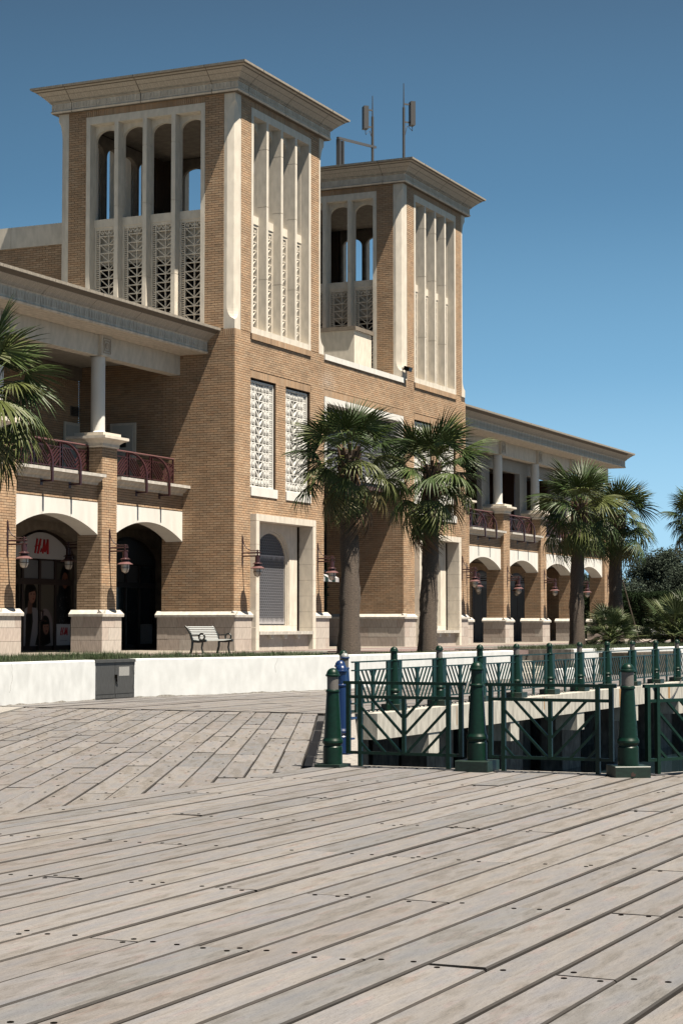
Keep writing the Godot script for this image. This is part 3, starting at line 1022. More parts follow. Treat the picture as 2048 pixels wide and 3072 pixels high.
func wing(b: Node3D, starts: Array, x0: float, x1: float, dy: float, left: bool) -> void:
	var t := holder("arcade_wing", b)
	t.position.y = dy
	var up := Vector3.UP * dy
	var bays := []
	var xs := starts.duplicate()
	if left:
		for i in xs.size(): bays.append([xs[i] + 0.84, xs[i + 1] if i + 1 < xs.size() else x1])
	else:
		for i in xs.size(): bays.append([x0 if i == 0 else xs[i - 1] + 0.86, xs[i]])
	for px: float in xs:
		var w := 0.84 if left else 0.86
		var g := Geo.new()
		g.box(px + 0.012, px + w - 0.012, 2.0, 6.86, -2.54, -1.732)
		part("pier", g, M.mortar, t)
		var near: bool = left and px > -6
		bricks(Vector3(px, 0, -2.55) + up, Vector3.BACK, Vector3.LEFT, 0.83, 2.06, 6.86, [], near)
		bricks(Vector3(px, 0, -1.72) + up, Vector3.RIGHT, Vector3.BACK, w, 2.06, 6.86, [], near)
		plinth(b, Vector3(px - 0.12, 0, -1.60), Vector3.RIGHT, Vector3.BACK, w + 0.24, dy)
		plinth(b, Vector3(px - 0.125, 0, -2.67), Vector3.BACK, Vector3.LEFT, 1.07, dy, 1)
		g = Geo.new()
		g.box(px - 0.05, px + w + 0.05, GROUND, 2.06, -2.6, -1.75)
		part("pier_foot", g, M.stone[2], t)
		# moulded cap and the round column above
		var cx := px + w / 2; var cz := -2.135
		g = Geo.new()
		var lv := [[0.435, 6.86], [0.47, 6.90], [0.47, 6.97], [0.49, 7.0], [0.56, 7.06], [0.66, 7.10], [0.68, 7.11], [0.68, 7.19], [0.5, 7.195]]
		for i in lv.size() - 1:
			for k in 4:
				var f := Transform3D(Basis(Vector3.UP, k * PI / 2), Vector3(cx, 0, cz))
				var a: float = lv[i][0]; var c: float = lv[i + 1][0]
				g.quad(f * Vector3(-a, lv[i][1], a), f * Vector3(a, lv[i][1], a), f * Vector3(c, lv[i + 1][1], c), f * Vector3(-c, lv[i + 1][1], c))
		g.box(cx - 0.5, cx + 0.5, 7.19, 7.30, cz - 0.5, cz + 0.5)
		part("pier_cap", g, M.cream, t)
		g = Geo.new()
		g.lathe([[0.25, 7.30], [0.25, 7.34], [0.215, 7.37], [0.21, 9.62]], 28, Vector3(cx, 0, cz))
		part("column", g, M.white, t)
		g = Geo.new()
		g.box(cx - 0.29, cx + 0.29, 9.60, 10.225, -2.3, -1.84)
		part("medallion_block", g, M.cream, t)
		for q: Array in [[0.20, 0.22, 0.028], [0.13, 0.15, 0.028]]:
			g = Geo.new()
			var a: float = q[0]; var c: float = q[1]
			for s: float in [-1.0, 1.0]:
				g.box(cx - a, cx + a, 9.91 + s * c - 0.014, 9.91 + s * c + 0.014, -1.85, -1.822)
				g.box(cx + s * a - 0.014, cx + s * a + 0.014, 9.91 - c, 9.91 + c, -1.85, -1.823)
			part("medallion_border", g, M.cornice, t)
		g = Geo.new()
		g.lathe([[0.10, 0.0], [0.10, 0.02], [0.05, 0.028], [0.03, 0.02], [0.0, 0.02]], 12)
		part("rosette", g, M.cornice, t, Transform3D(Basis(Vector3.RIGHT, PI / 2), Vector3(cx, 9.91, -1.84)))
	for bay: Array in bays:
		var l: float = bay[0]; var r: float = bay[1]
		var w := r - l
		# white arch panel in three pieces
		var arc := func(x: float) -> float:
			var s := (x - (l + r) / 2) / (w / 2)
			var rad := (1.0 + 0.25 * 0.25) / (2 * 0.25)
			return 4.27 + (sqrt(maxf(rad * rad - s * s, 0.0)) - (rad - 0.25)) * 2.08
		for k in 3:
			var a := l + w * k / 3; var c := l + w * (k + 1) / 3
			if k > 0: a += 0.006
			if k < 2: c -= 0.006
			var poly := PackedVector2Array([Vector2(a, 5.22)])
			for i in 9:
				var x := a + (c - a) * i / 8
				poly.append(Vector2(x, arc.call(x)))
			poly.append(Vector2(c, 5.22))
			var g := Geo.new()
			g.prism(poly, -2.45, -1.85)
			part("arch_panel", g, M.white, t)
		var g := Geo.new()
		g.box(l, r, 5.23, 5.75, -2.4, -1.882)
		part("spandrel", g, M.mortar, t)
		bricks(Vector3(l, 0, -1.87) + up, Vector3.RIGHT, Vector3.BACK, w, 5.23, 5.74)
		# white ledge on a grey moulding
		g = Geo.new()
		var q := PackedVector2Array([Vector2(-2.4, 5.73), Vector2(-1.84, 5.73), Vector2(-1.82, 5.80), Vector2(-1.74, 5.84), Vector2(-1.68, 5.93), Vector2(-1.62, 5.945), Vector2(-2.4, 5.948)])
		g.prism(q, -r, -l, ALONG)
		part("ledge_moulding", g, M.frieze, t)
		var cuts := int(w / 1.6)
		for k in cuts:
			g = Geo.new()
			g.box(l + w * k / cuts + 0.003, l + w * (k + 1) / cuts - 0.003, 5.95, 6.04, -2.4, -1.56)
			part("ledge", g, M.capstone, t)
	# floor, ceilings, beam
	var g := Geo.new()
	g.box(x0, x1 - 0.01, 5.35, 5.92, -6.2, -2.41)
	part("floor_slab", g, M.plaster, t)
	g = Geo.new()
	g.box(x0, x1 - 0.01 + (8.5 if left else 0.0), 4.88, 5.3, -7.3, -2.62)
	g.box(x0, x1 - 0.01, 4.88, 5.3, -2.62, -2.46)
	part("passage_ceiling", g, M.plaster, t)
	g = Geo.new()
	g.box(x0, x1 - 0.01, 9.60, 10.226, -2.36, -1.96)
	part("beam", g, M.cream, t)
	g = Geo.new()
	g.box(x0, x1 - 0.01, 10.05, 10.22, -6.2, -2.36)
	part("balcony_ceiling", g, M.cream, t)
	g = Geo.new()
	g.box(x0, x1 + (0.0 if left else -0.5), 10.7, 10.98, -9.0, -1.97)
	part("roof", g, M.concrete, t)
	# back wall of the balcony
	g = Geo.new()
	g.box(x0, x1 - (0.01 if left else 1.0), 5.9, 10.05, -6.2, -5.762)
	part("back_wall", g, M.mortar if left else M.plaster, t)
	if left:
		bricks(Vector3(-10.5, 0, -5.75) + up, Vector3.RIGHT, Vector3.BACK, 10.5, 5.95, 9.6)
		g = Geo.new()
		g.box(x0, -0.02, 9.6, 10.04, -5.75, -5.62)
		part("wall_beam", g, M.plaster, t)
		# two doors, a plaque and a vent in the balcony recess
		g = Geo.new()
		g.box(-0.93, -0.02, 5.95, 8.20, -5.74, -5.69)
		part("door_frame", g, M.cream, t)
		g = Geo.new()
		g.box(-0.84, -0.11, 5.95, 8.11, -5.69, -5.67)
		part("door", g, M.door, t)
		g = Geo.new()
		g.box(-0.06, 0.005, 5.95, 8.15, -4.52, -3.56)
		part("door_frame", g, M.cream, t)
		g = Geo.new()
		g.box(-0.08, -0.055, 5.95, 8.07, -4.42, -3.66)
		part("door", g, M.door, t)
		g = Geo.new()
		g.box(-0.092, -0.078, 7.36, 7.70, -4.12, -3.90)
		part("door_plaque", g, M.dark, t)
		g = Geo.new()
		g.box(-0.56, -0.06, 8.42, 8.74, -5.745, -5.71)
		part("vent_frame", g, M.plaster, t)
		g = Geo.new()
		for k in 6: g.bar(Vector3(-0.53, 8.46 + k * 0.05, -5.70), Vector3(-0.09, 8.46 + k * 0.05, -5.70), 0.05, 0.01, Vector3(0, 0.7, 0.7))
		part("vent_slat", g, M.dark, t)
	else:
		# white inner wall with openings, shade put into its greyed colour, brown shutters beyond
		for i in starts.size():
			var px: float = starts[i]
			g = Geo.new()
			g.box(px - 0.42, px + 0.62, 5.95, 9.05, -2.85, -2.62)
			part("inner_pier", g, M.gallery_shaded, t)
			g = Geo.new()
			g.box(px + 3.0, px + 4.7, 5.95, 9.4, -4.2, -4.1)
			part("brown_shutter", g, M.brown, t)
			g = Geo.new()
			g.box(px + 2.95, px + 3.0, 5.95, 9.4, -5.7, -4.1)
			part("partition", g, M.brown, t)
		g = Geo.new()
		g.box(x0, x1 - 0.8, 9.05, 9.62, -2.85, -2.62)
		part("inner_lintel", g, M.gallery_shaded, t)
		g = Geo.new()
		g.box(x1 - 0.05, x1 + 0.25, GROUND, 9.7, -2.75, -2.3)
		g.box(x1 - 0.05, x1 + 0.25, 5.0, 9.7, -9.0, -2.75)
		part("end_wall", g, M.white, t)
	# ground-floor wall of the passage beyond the shops
	if not left:
		g = Geo.new()
		g.box(20.4, 45.3, GROUND, 4.9, -6.0, -5.762)
		part("passage_wall", g, M.mortar, t)
		for c: float in [27.0, 32.3, 37.6, 42.9]: arched_door(t, c, -5.74, 1.3)
		g = Geo.new()
		g.box(45.3, 47.2, GROUND, 4.9, -6.0, -5.762)
		g.box(46.9, 47.18, GROUND, 4.9, -5.762, -4.4)
		part("passage_end", g, M.mortar, t)
		bricks(Vector3(46.9, 0, -5.75) + up, Vector3.BACK, Vector3.LEFT, 1.35, 0.85, 4.85)
		bricks(Vector3(20.4, 0, -5.75) + up, Vector3.RIGHT, Vector3.BACK, 24.9, 0.85, 4.85, [[5.3, 7.9, 0, 4.3], [10.6, 13.2, 0, 4.3], [15.9, 18.5, 0, 4.3], [21.2, 23.8, 0, 4.3]])
	else:
		g = Geo.new()
		g.box(x0, x0 + 0.3, GROUND, 10.2, -6.2, -1.9)
		part("end_wall", g, M.mortar, t)  # unseen wall, added to keep side light out of the balcony
	# cornice in jointed lengths over a dark core
	for band in 2:
		var prof: Array = WING_FRIEZE if band == 0 else WING_FLARE
		var core := PackedVector2Array(); var poly := PackedVector2Array()
		for v: Array in prof:
			poly.append(Vector2(v[0], v[1]))
			core.append(Vector2(v[0] - 0.02, lerpf(v[1], 10.63, 0.06)))
		g = Geo.new()
		g.prism(core, -x1 + (0.0 if left else 0.9), -x0, ALONG)
		part("cornice_core", g, M.cornice_core, t)
		var cut := 2.45
		var x := x1 if left else x0
		var first := true
		while (x > x0 + 0.1) if left else (x < x1 - 0.1):
			var l := 2.13 if left and first else cut
			first = false
			var a := maxf(x - l, x0) if left else x
			var c := x if left else minf(x + l, x1)
			g = Geo.new()
			if not left and c > x1 - 0.01:
				# the return at the far end flares out like the front
				for i in prof.size():
					var p0: Array = prof[i]; var p1: Array = prof[(i + 1) % prof.size()]
					var e0: float = x1 - 0.75 + 0.80 * (p0[0] + 1.96) * 0.8; var e1: float = x1 - 0.75 + 0.80 * (p1[0] + 1.96) * 0.8
					g.quad(Vector3(a + 0.012, p0[1], p0[0]), Vector3(e0, p0[1], p0[0]), Vector3(e1, p1[1], p1[0]), Vector3(a + 0.012, p1[1], p1[0]))
					g.quad(Vector3(e0, p0[1], p0[0]), Vector3(e0, p0[1], -9.0), Vector3(e1, p1[1], -9.0), Vector3(e1, p1[1], p1[0]))
			else:
				g.prism(poly, -c + 0.012, -a - 0.012, ALONG)
			part("frieze" if band == 0 else "cornice_panel", g, M.frieze if band == 0 else M.cornice, t)
			x = a if left else c
	var orn := []
	var n := int((x1 - maxf(x0, -14.0) - 0.9) / 0.13)
	for k in n:
		orn.append(Transform3D(Basis.from_scale(Vector3(0.05, 0.17, 0.02)), Vector3((x1 - 0.1 - k * 0.13) if left else x0 + 0.1 + k * 0.13, 10.465, -0.964)))
	many("frieze_ornament", BoxMesh.new(), M.frieze, orn, [], t)


func arched_door(t: Node3D, cx: float, z: float, half: float) -> void:
	var g := Geo.new()
	var q := PackedVector2Array()
	for k in 17:
		var a := PI * k / 16
		q.append(Vector2(cx + half * cos(a), 3.75 + 0.75 * sin(a)))
	q.append(Vector2(cx - half, GROUND)); q.append(Vector2(cx + half, GROUND))
	g.prism(q, z - 0.1, z + 0.03)
	part("door_frame", g, M.frame, t)
	g = Geo.new()
	q = PackedVector2Array()
	for k in 17:
		var a := PI * k / 16
		q.append(Vector2(cx + (half - 0.13) * cos(a), 3.80 + 0.60 * sin(a)))
	g.prism(q, z - 0.05, z + 0.045)
	part("fanlight", g, M.sign_grey, t)
	for s: float in [-1.0, 1.0]:
		g = Geo.new()
		g.box(cx + s * 0.04 + minf(0, s) * (half - 0.2), cx + s * 0.04 + maxf(0, s) * (half - 0.2), GROUND + 0.15, 3.6, z, z + 0.04)
		part("door", g, M.dark, t)


# red slanted brush letters H & M, one metre tall, drawn from strokes
func brush_letters() -> Geo:
	var g := Geo.new()
	var strokes := [[0.00, 0.02, 0.16, 1.0, 0.085], [0.20, 0.0, 0.40, 1.0, 0.095], [-0.02, 0.48, 0.40, 0.60, 0.07],
		[0.40, 0.12, 0.50, 0.36, 0.05], [0.44, 0.36, 0.50, 0.28, 0.04], [0.40, 0.12, 0.52, 0.20, 0.04],
		[0.55, 0.02, 0.66, 0.98, 0.075], [0.66, 0.98, 0.72, 0.12, 0.085], [0.72, 0.12, 0.92, 1.0, 0.075], [0.90, 1.0, 0.92, 0.0, 0.105]]
	for s: Array in strokes:
		var a := Vector3(s[0], s[1], 0); var b := Vector3(s[2], s[3], 0)
		g.bar(a, b, s[4], 0.03)
	return g


class Paint:
	var w: int
	var h: int
	var d := PackedByteArray()
	func _init(a: int, b: int, c: Color) -> void:
		w = a; h = b; d.resize(w * h * 3)
		for i in w * h: put(i % w, i / w, c)
	func put(x: int, y: int, c: Color) -> void:
		if x < 0 or y < 0 or x >= w or y >= h: return
		var i := (y * w + x) * 3
		d[i] = int(c.r8); d[i + 1] = int(c.g8); d[i + 2] = int(c.b8)
	func oval(cx: float, cy: float, rx: float, ry: float, c: Color) -> void:
		for y in range(int((cy - ry) * h), int((cy + ry) * h) + 1):
			for x in range(int((cx - rx) * w), int((cx + rx) * w) + 1):
				var e := Vector2((float(x) / w - cx) / rx, (float(y) / h - cy) / ry)
				if e.length_squared() <= 1.0: put(x, y, c)
	func area(pts: PackedVector2Array, c: Color) -> void:
		for y in h:
			for x in w:
				if Geometry2D.is_point_in_polygon(Vector2(float(x) / w, float(y) / h), pts): put(x, y, c)
	func print_mat() -> StandardMaterial3D:
		var m := StandardMaterial3D.new()
		m.albedo_texture = ImageTexture.create_from_image(Image.create_from_data(w, h, false, Image.FORMAT_RGB8, d))
		m.roughness = 0.3
		m.albedo_color = Color(0.62, 0.60, 0.60)
		return m


func door_print() -> StandardMaterial3D:
	var p := Paint.new(220, 230, Color(0.50, 0.48, 0.42))
	var hair := Color(0.03, 0.025, 0.025); var skin := Color(0.75, 0.55, 0.46); var coat := Color(0.74, 0.73, 0.74)
	# a long-haired figure in a pale coat and dark top, looking to the right
	p.area(PackedVector2Array([Vector2(0.02, 1), Vector2(0.03, 0.46), Vector2(0.12, 0.33), Vector2(0.40, 0.33), Vector2(0.52, 0.48), Vector2(0.50, 1)]), coat)
	p.area(PackedVector2Array([Vector2(0.08, 1), Vector2(0.10, 0.50), Vector2(0.16, 0.44), Vector2(0.30, 0.44), Vector2(0.32, 0.60), Vector2(0.22, 1)]), Color(0.06, 0.06, 0.07))
	p.oval(0.24, 0.14, 0.20, 0.16, hair)
	p.area(PackedVector2Array([Vector2(0.04, 0.12), Vector2(0.05, 0.40), Vector2(0.16, 0.36), Vector2(0.42, 0.38), Vector2(0.44, 0.12)]), hair)
	p.area(PackedVector2Array([Vector2(0.17, 0.26), Vector2(0.30, 0.28), Vector2(0.29, 0.47), Vector2(0.13, 0.47)]), skin.darkened(0.25))
	p.oval(0.29, 0.18, 0.115, 0.125, skin)
	p.area(PackedVector2Array([Vector2(0.15, 0.06), Vector2(0.42, 0.05), Vector2(0.40, 0.10), Vector2(0.18, 0.13)]), hair)
	for e: float in [0.255, 0.35]: p.oval(e, 0.155, 0.022, 0.009, hair)
	p.oval(0.335, 0.235, 0.03, 0.010, Color(0.5, 0.16, 0.16))
	p.oval(0.33, 0.20, 0.012, 0.008, skin.darkened(0.3))
	# a seated figure lower right in a pale fleece
	p.oval(0.70, 0.72, 0.25, 0.33, Color(0.72, 0.66, 0.66))
	p.area(PackedVector2Array([Vector2(0.40, 1), Vector2(0.48, 0.62), Vector2(0.90, 0.62), Vector2(0.97, 1)]), Color(0.70, 0.69, 0.69))
	p.oval(0.70, 0.66, 0.15, 0.16, hair)
	p.area(PackedVector2Array([Vector2(0.40, 0.98), Vector2(0.56, 0.62), Vector2(0.84, 0.62), Vector2(0.88, 0.95), Vector2(0.66, 1.0)]), hair)
	p.oval(0.725, 0.70, 0.095, 0.115, skin)
	p.area(PackedVector2Array([Vector2(0.62, 0.60), Vector2(0.84, 0.60), Vector2(0.83, 0.645), Vector2(0.63, 0.65)]), hair)
	for e: float in [0.69, 0.77]: p.oval(e, 0.685, 0.018, 0.008, hair)
	p.oval(0.74, 0.755, 0.03, 0.012, Color(0.55, 0.18, 0.18))
	return p.print_mat()


func pane_print() -> StandardMaterial3D:
	var p := Paint.new(110, 300, Color(0.36, 0.34, 0.29))
	var hair := Color(0.03, 0.025, 0.025)
	p.area(PackedVector2Array([Vector2(0.0, 1), Vector2(0.0, 0.42), Vector2(0.2, 0.34), Vector2(0.8, 0.34), Vector2(0.95, 0.5), Vector2(1, 1)]), Color(0.07, 0.07, 0.08))
	p.oval(0.52, 0.20, 0.32, 0.17, hair)
	p.area(PackedVector2Array([Vector2(0.2, 0.2), Vector2(0.1, 0.38), Vector2(0.9, 0.38), Vector2(0.84, 0.2)]), hair)
	p.oval(0.52, 0.215, 0.19, 0.10, Color(0.55, 0.36, 0.29))
	p.oval(0.52, 0.26, 0.07, 0.012, Color(0.4, 0.12, 0.12))
	p.oval(0.43, 0.20, 0.04, 0.007, hair); p.oval(0.62, 0.20, 0.04, 0.007, hair)
	var r := RandomNumberGenerator.new(); r.seed = 5
	for i in 60:
		p.oval(0.08 + 0.6 * r.randf(), 0.40 + 0.36 * r.randf(), 0.015 + 0.03 * r.randf(), 0.003 + 0.008 * r.randf(), Color(0.55, 0.56, 0.56) * (0.5 + 0.5 * r.randf()))
	return p.print_mat()


func shop_fronts(b: Node3D) -> void:
	var letters := brush_letters().mesh()
	var door := door_print(); var pane := pane_print()
	var z := -5.47
	var blind := Geo.new()
	blind.box(5.69, 8.5, GROUND, 4.95, -6.0, -5.5)
	part("passage_end", blind, M.mortar, b)
	for i in 4:
		var c: float = [-12.6, -7.4, -2.17, 3.07][i]
		var t := holder("shop_front", b)
		# plastered arch over a dark frame
		var g := Geo.new()
		var l := c - 2.62; var r := c + 2.62
		var q := PackedVector2Array([Vector2(l, GROUND), Vector2(c - 2.02, GROUND)])
		for k in 25:
			var s := -1.0 + 2.0 * k / 24
			q.append(Vector2(c + 2.02 * s, 3.62 + 1.02 * sqrt(maxf(1.0 - s * s * 0.93, 0.0))))
		q.append_array(PackedVector2Array([Vector2(c + 2.02, GROUND), Vector2(r, GROUND), Vector2(r, 4.9), Vector2(l, 4.9)]))
		g.prism(q, z - 0.4, z)
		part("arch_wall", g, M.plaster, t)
		g = Geo.new()
		g.box(c - 2.1, c + 2.1, GROUND, 4.85, z - 0.5, z - 0.32)
		part("frame_ground", g, M.frame, t)
		# arched fascia
		g = Geo.new()
		q = PackedVector2Array()
		for k in 25:
			var s := -1.0 + 2.0 * k / 24
			q.append(Vector2(c + 1.86 * s, 3.72 + 0.83 * (1.0 - s * s)))
		g.prism(q, z - 0.32, z - 0.22)
		part("fascia", g, M.sign if i < 3 else M.fascia_dark, t)
		if i < 3:
			part("lettering", letters, M.red, t, Transform3D(Basis.from_scale(Vector3(0.78, 0.47, 1)), Vector3(c - 0.41, 3.87, z - 0.205)))
		# transom, door leaves with full-height prints, side pane and small placard
		g = Geo.new()
		g.box(c - 0.95, c + 0.78, 3.09, 3.66, z - 0.32, z - 0.27)
		part("transom_panel", g, M.sign_grey, t)
		for k in 2:
			g = Geo.new()
			var x0 := c - 0.97 + k * 0.92; var x1 := x0 + 0.84
			g.p = PackedVector3Array(); var zz := z - 0.26
			var u0 := 0.0 if k == 0 else 0.51; var u1 := 0.49 if k == 0 else 1.0
			for v: Array in [[x0, 0.97, u0, 1.0], [x1, 2.90, u1, 0.0], [x1, 0.97, u1, 1.0], [x0, 0.97, u0, 1.0], [x0, 2.90, u0, 0.0], [x1, 2.90, u1, 0.0]]:
				g.p.append(Vector3(v[0], v[1], zz)); g.n.append(Vector3.BACK); g.t.append(Vector2(v[2], v[3]))
			part("door_print", g, door if i < 3 else M.glass, t)
		for x: float in [c - 1.04, c - 0.09, c + 0.80]:
			g = Geo.new()
			g.box(x - 0.05, x + 0.06, GROUND, 3.70, z - 0.31, z - 0.22)
			part("stile", g, M.frame, t)
		g = Geo.new()
		g.box(c - 1.8, c + 1.8, 2.90, 3.08, z - 0.315, z - 0.225)
		part("rail", g, M.frame, t)
		for s: float in [-1.0, 1.0]:
			g = Geo.new()
			var x0 := c + 0.92 if s > 0 else c - 1.9; var x1 := c + 1.86 if s > 0 else c - 1.1
			for v: Array in [[x0, 1.0, 0.0, 1.0], [x1, 3.62, 1.0, 0.0], [x1, 1.0, 1.0, 1.0], [x0, 1.0, 0.0, 1.0], [x0, 3.62, 0.0, 0.0], [x1, 3.62, 1.0, 0.0]]:
				g.p.append(Vector3(v[0], v[1], z - 0.27)); g.n.append(Vector3.BACK); g.t.append(Vector2(v[2], v[3]))
			part("pane_print", g, pane if i < 3 else M.glass, t)
		g = Geo.new()
		g.box(c + 0.92, c + 1.72, 0.98, 1.66, z - 0.262, z - 0.25)
		part("placard", g, M.sign, t)
		if i < 3:
			part("lettering", letters, M.red, t, Transform3D(Basis.from_scale(Vector3(0.42, 0.25, 0.4)), Vector3(c + 1.14, 1.30, z - 0.243)))
			g = Geo.new()
			g.box(c + 1.12, c + 1.56, 1.12, 1.13, z - 0.249, z - 0.245)
			part("small_print", g, M.frame, t)
		g = Geo.new()
		g.box(c - 0.08, c + 0.02, 1.75, 1.78, z - 0.23, z - 0.12)
		g.box(c - 0.08, c + 0.02, 2.05, 2.08, z - 0.23, z - 0.12)
		g.box(c - 0.08, c - 0.05, 1.75, 2.08, z - 0.14, z - 0.11)
		part("handle", g, M.iron, t)


# ---------------------------------------------------------------- boardwalks
func plank_mesh(l: float, w: float) -> ArrayMesh:
	var g := Geo.new()
	var c := 0.008
	# all but the top face tinted darker, so gaps between boards read dark
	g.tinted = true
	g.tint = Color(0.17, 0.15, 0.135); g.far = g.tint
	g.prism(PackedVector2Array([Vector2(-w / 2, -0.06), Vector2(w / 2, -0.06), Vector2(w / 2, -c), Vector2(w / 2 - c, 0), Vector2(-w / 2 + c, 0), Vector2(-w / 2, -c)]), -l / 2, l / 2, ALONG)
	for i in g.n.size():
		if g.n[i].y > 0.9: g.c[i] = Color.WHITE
	return g.mesh()


func build_boardwalks() -> void:
	var screw := Geo.new()
	screw.lathe([[0.015, -0.01], [0.015, 0.003], [0.0, 0.0034]], 8)
	# near deck: boards along x, butt joints on joists 1.93 m apart, every other row shifted by one joist
	var d := Node3D.new()
	d.name = "boardwalk"
	add_child(d)
	tag(d, "weathered grey plank boardwalk in the foreground, boards along the facade", "", "", "structure")
	var cache := {}
	var pitch := 0.313
	var joist := 1.93
	var holes := []
	for r in range(-14, 18):
		var z := 22.96 + pitch * r + pitch / 2
		var x_max := -32.95
		if z > 22.4: x_max = -33.0 + (z - 22.4) * 2.0
		var odd := posmod(r, 2)
		var x := -42.63 - joist * odd - 2 * joist * 4
		while x < x_max - 0.3:
			var a := x + 0.003 + 0.017 * R.randf(); var e := minf(x + 2 * joist, x_max) - 0.004 * R.randf()
			x += 2 * joist
			if a < -49.5 - (z - 19.0) * 0.4: continue
			var wd := pitch - (0.007 if R.randf() < 0.5 else 0.017) - 0.011 * R.randf()
			var key := [int((e - a) * 20), int(wd * 250)]
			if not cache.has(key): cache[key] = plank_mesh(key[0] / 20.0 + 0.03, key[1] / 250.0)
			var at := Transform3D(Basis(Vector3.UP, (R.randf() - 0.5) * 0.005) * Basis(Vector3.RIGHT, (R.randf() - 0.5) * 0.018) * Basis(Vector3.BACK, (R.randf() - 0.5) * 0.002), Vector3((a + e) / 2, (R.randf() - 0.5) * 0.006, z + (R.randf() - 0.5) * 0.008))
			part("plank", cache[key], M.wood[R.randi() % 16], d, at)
			for jx: float in [a + 0.05, a + joist, e - 0.05]:
				for s: float in [-0.075, 0.075]:
					if R.randf() < (0.92 if x < -42.5 else 0.5): holes.append(Transform3D(Basis(), at * Vector3(jx - at.origin.x + (R.randf() - 0.5) * 0.03, 0.0005, s + (R.randf() - 0.5) * 0.03)))
	many("screw_head", screw, M.bolt, holes, [], d)
	var g := Geo.new()
	for k in 9:
		g.box(-48.4 + k * joist - 0.06, -48.4 + k * joist + 0.06, -0.25, -0.065, 18.6, 30)
	part("joist", g, M.concrete_dark, d)
	g = Geo.new()
	g.box(-52, -33.3, -0.6, -0.3, 18.0, 32)
	part("underside", g, M.void, d)

	var small_screw := Geo.new()
	small_screw.lathe([[0.014, -0.01], [0.014, 0.003], [0.0, 0.0034]], 8)
	# side deck: boards run obliquely towards the facade
	d = Node3D.new()
	d.name = "boardwalk_side"
	add_child(d)
	tag(d, "worn plank deck turning obliquely towards the white planter wall", "", "", "structure")
	var al := deg_to_rad(24.5)
	var bu := Vector3(cos(al), 0, -sin(al)); var bv := Vector3(sin(al), 0, cos(al))
	var turn := Basis(bu, Vector3.UP, bv)
	holes = []
	cache = {}
	for r in 20:
		var v := 2.97 - 0.29 * (r + 0.5)
		# along u: from the near deck's edge (z = 18.62) to the far deck (x = -21.2)
		var ua := -(18.70 - v * cos(al)) / sin(al) - 0.45
		var ue := (-21.2 - v * sin(al)) / cos(al)
		var u := ua
		var base := ua + 0.3 + R.randf() * 1.8
		var nxt := base
		while u < ue - 0.2:
			var e := minf(nxt, ue)
			if ue - e < 0.5: e = ue
			nxt = e + (1.2 if R.randf() < 0.35 else 2.4)
			var wd := 0.29 - 0.002 - 0.012 * R.randf()
			var at := Transform3D(turn * Basis(Vector3.UP, (R.randf() - 0.5) * 0.006) * Basis(Vector3.RIGHT, (R.randf() - 0.5) * 0.03), bu * (u + e) / 2 + bv * (v + (R.randf() - 0.5) * 0.008) + Vector3.UP * ((R.randf() - 0.5) * 0.010 - 0.012))
			var key := [int((e - u) * 20), int(wd * 200)]
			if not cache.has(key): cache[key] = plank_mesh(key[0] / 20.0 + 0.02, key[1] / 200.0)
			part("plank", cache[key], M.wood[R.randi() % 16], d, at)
			var n := int((e - u) / 0.6)
			for k in n + 1:
				for s: float in [-0.07, 0.07]:
					if R.randf() < 0.28: holes.append(Transform3D(Basis(), at * Vector3(lerpf(-(e - u) / 2 + 0.06, (e - u) / 2 - 0.06, float(k) / maxi(n, 1)), 0.001, s + (R.randf() - 0.5) * 0.03)))
			u = e
	many("screw_head", small_screw, M.bolt, holes, [], d)
	g = Geo.new()
	g.prism(PackedVector2Array([Vector2(-46, -18.6), Vector2(-33.6, -18.6), Vector2(-20.8, -12.9), Vector2(-20.8, -5.0), Vector2(-26, -5.0)]), -0.5, -0.10, Transform3D(Basis(Vector3.RIGHT, -PI / 2), Vector3.ZERO))
	part("underside", g, M.void, d)

	# far deck: boards along the facade again, between the planter wall and the basin
	d = Node3D.new()
	d.name = "boardwalk_far"
	add_child(d)
	tag(d, "far plank walkway between the white planter wall and the slatted fence", "", "", "structure")
	var rest: Array[Transform3D] = []
	cache = {}
	for r in 26:
		var z := 13.35 - 0.30 * (r + 0.5)
		var x := -21.18
		var first := true
		while x < 40.0:
			var l := 1.2 + 2.4 * R.randf() if first else 3.0
			first = false
			var at := Transform3D(Basis(Vector3.RIGHT, (R.randf() - 0.5) * 0.03), Vector3(x + l / 2, (R.randf() - 0.5) * 0.012, z))
			if x < -5.0:
				var key := int(l * 10)
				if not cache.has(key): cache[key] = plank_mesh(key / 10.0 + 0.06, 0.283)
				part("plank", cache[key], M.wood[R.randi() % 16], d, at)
			else:
				rest.append(at)
			x += l
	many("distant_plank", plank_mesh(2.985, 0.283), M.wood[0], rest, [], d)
	g = Geo.new()
	g.box(-21.1, 60, -0.5, -0.08, 5.0, 13.4)
	part("underside", g, M.void, d)

	# white concrete strip that bounds the side deck on the left
	g = Geo.new()
	var f := Transform3D(turn, Vector3.ZERO)
	g.box(-32, -22.0, -0.3, 0.004, -2.9 - 3.0, -2.87, f)
	tag(part("concrete_strip", g, M.curb, self), "pale concrete strip along the foot of the planter wall", "", "", "structure")


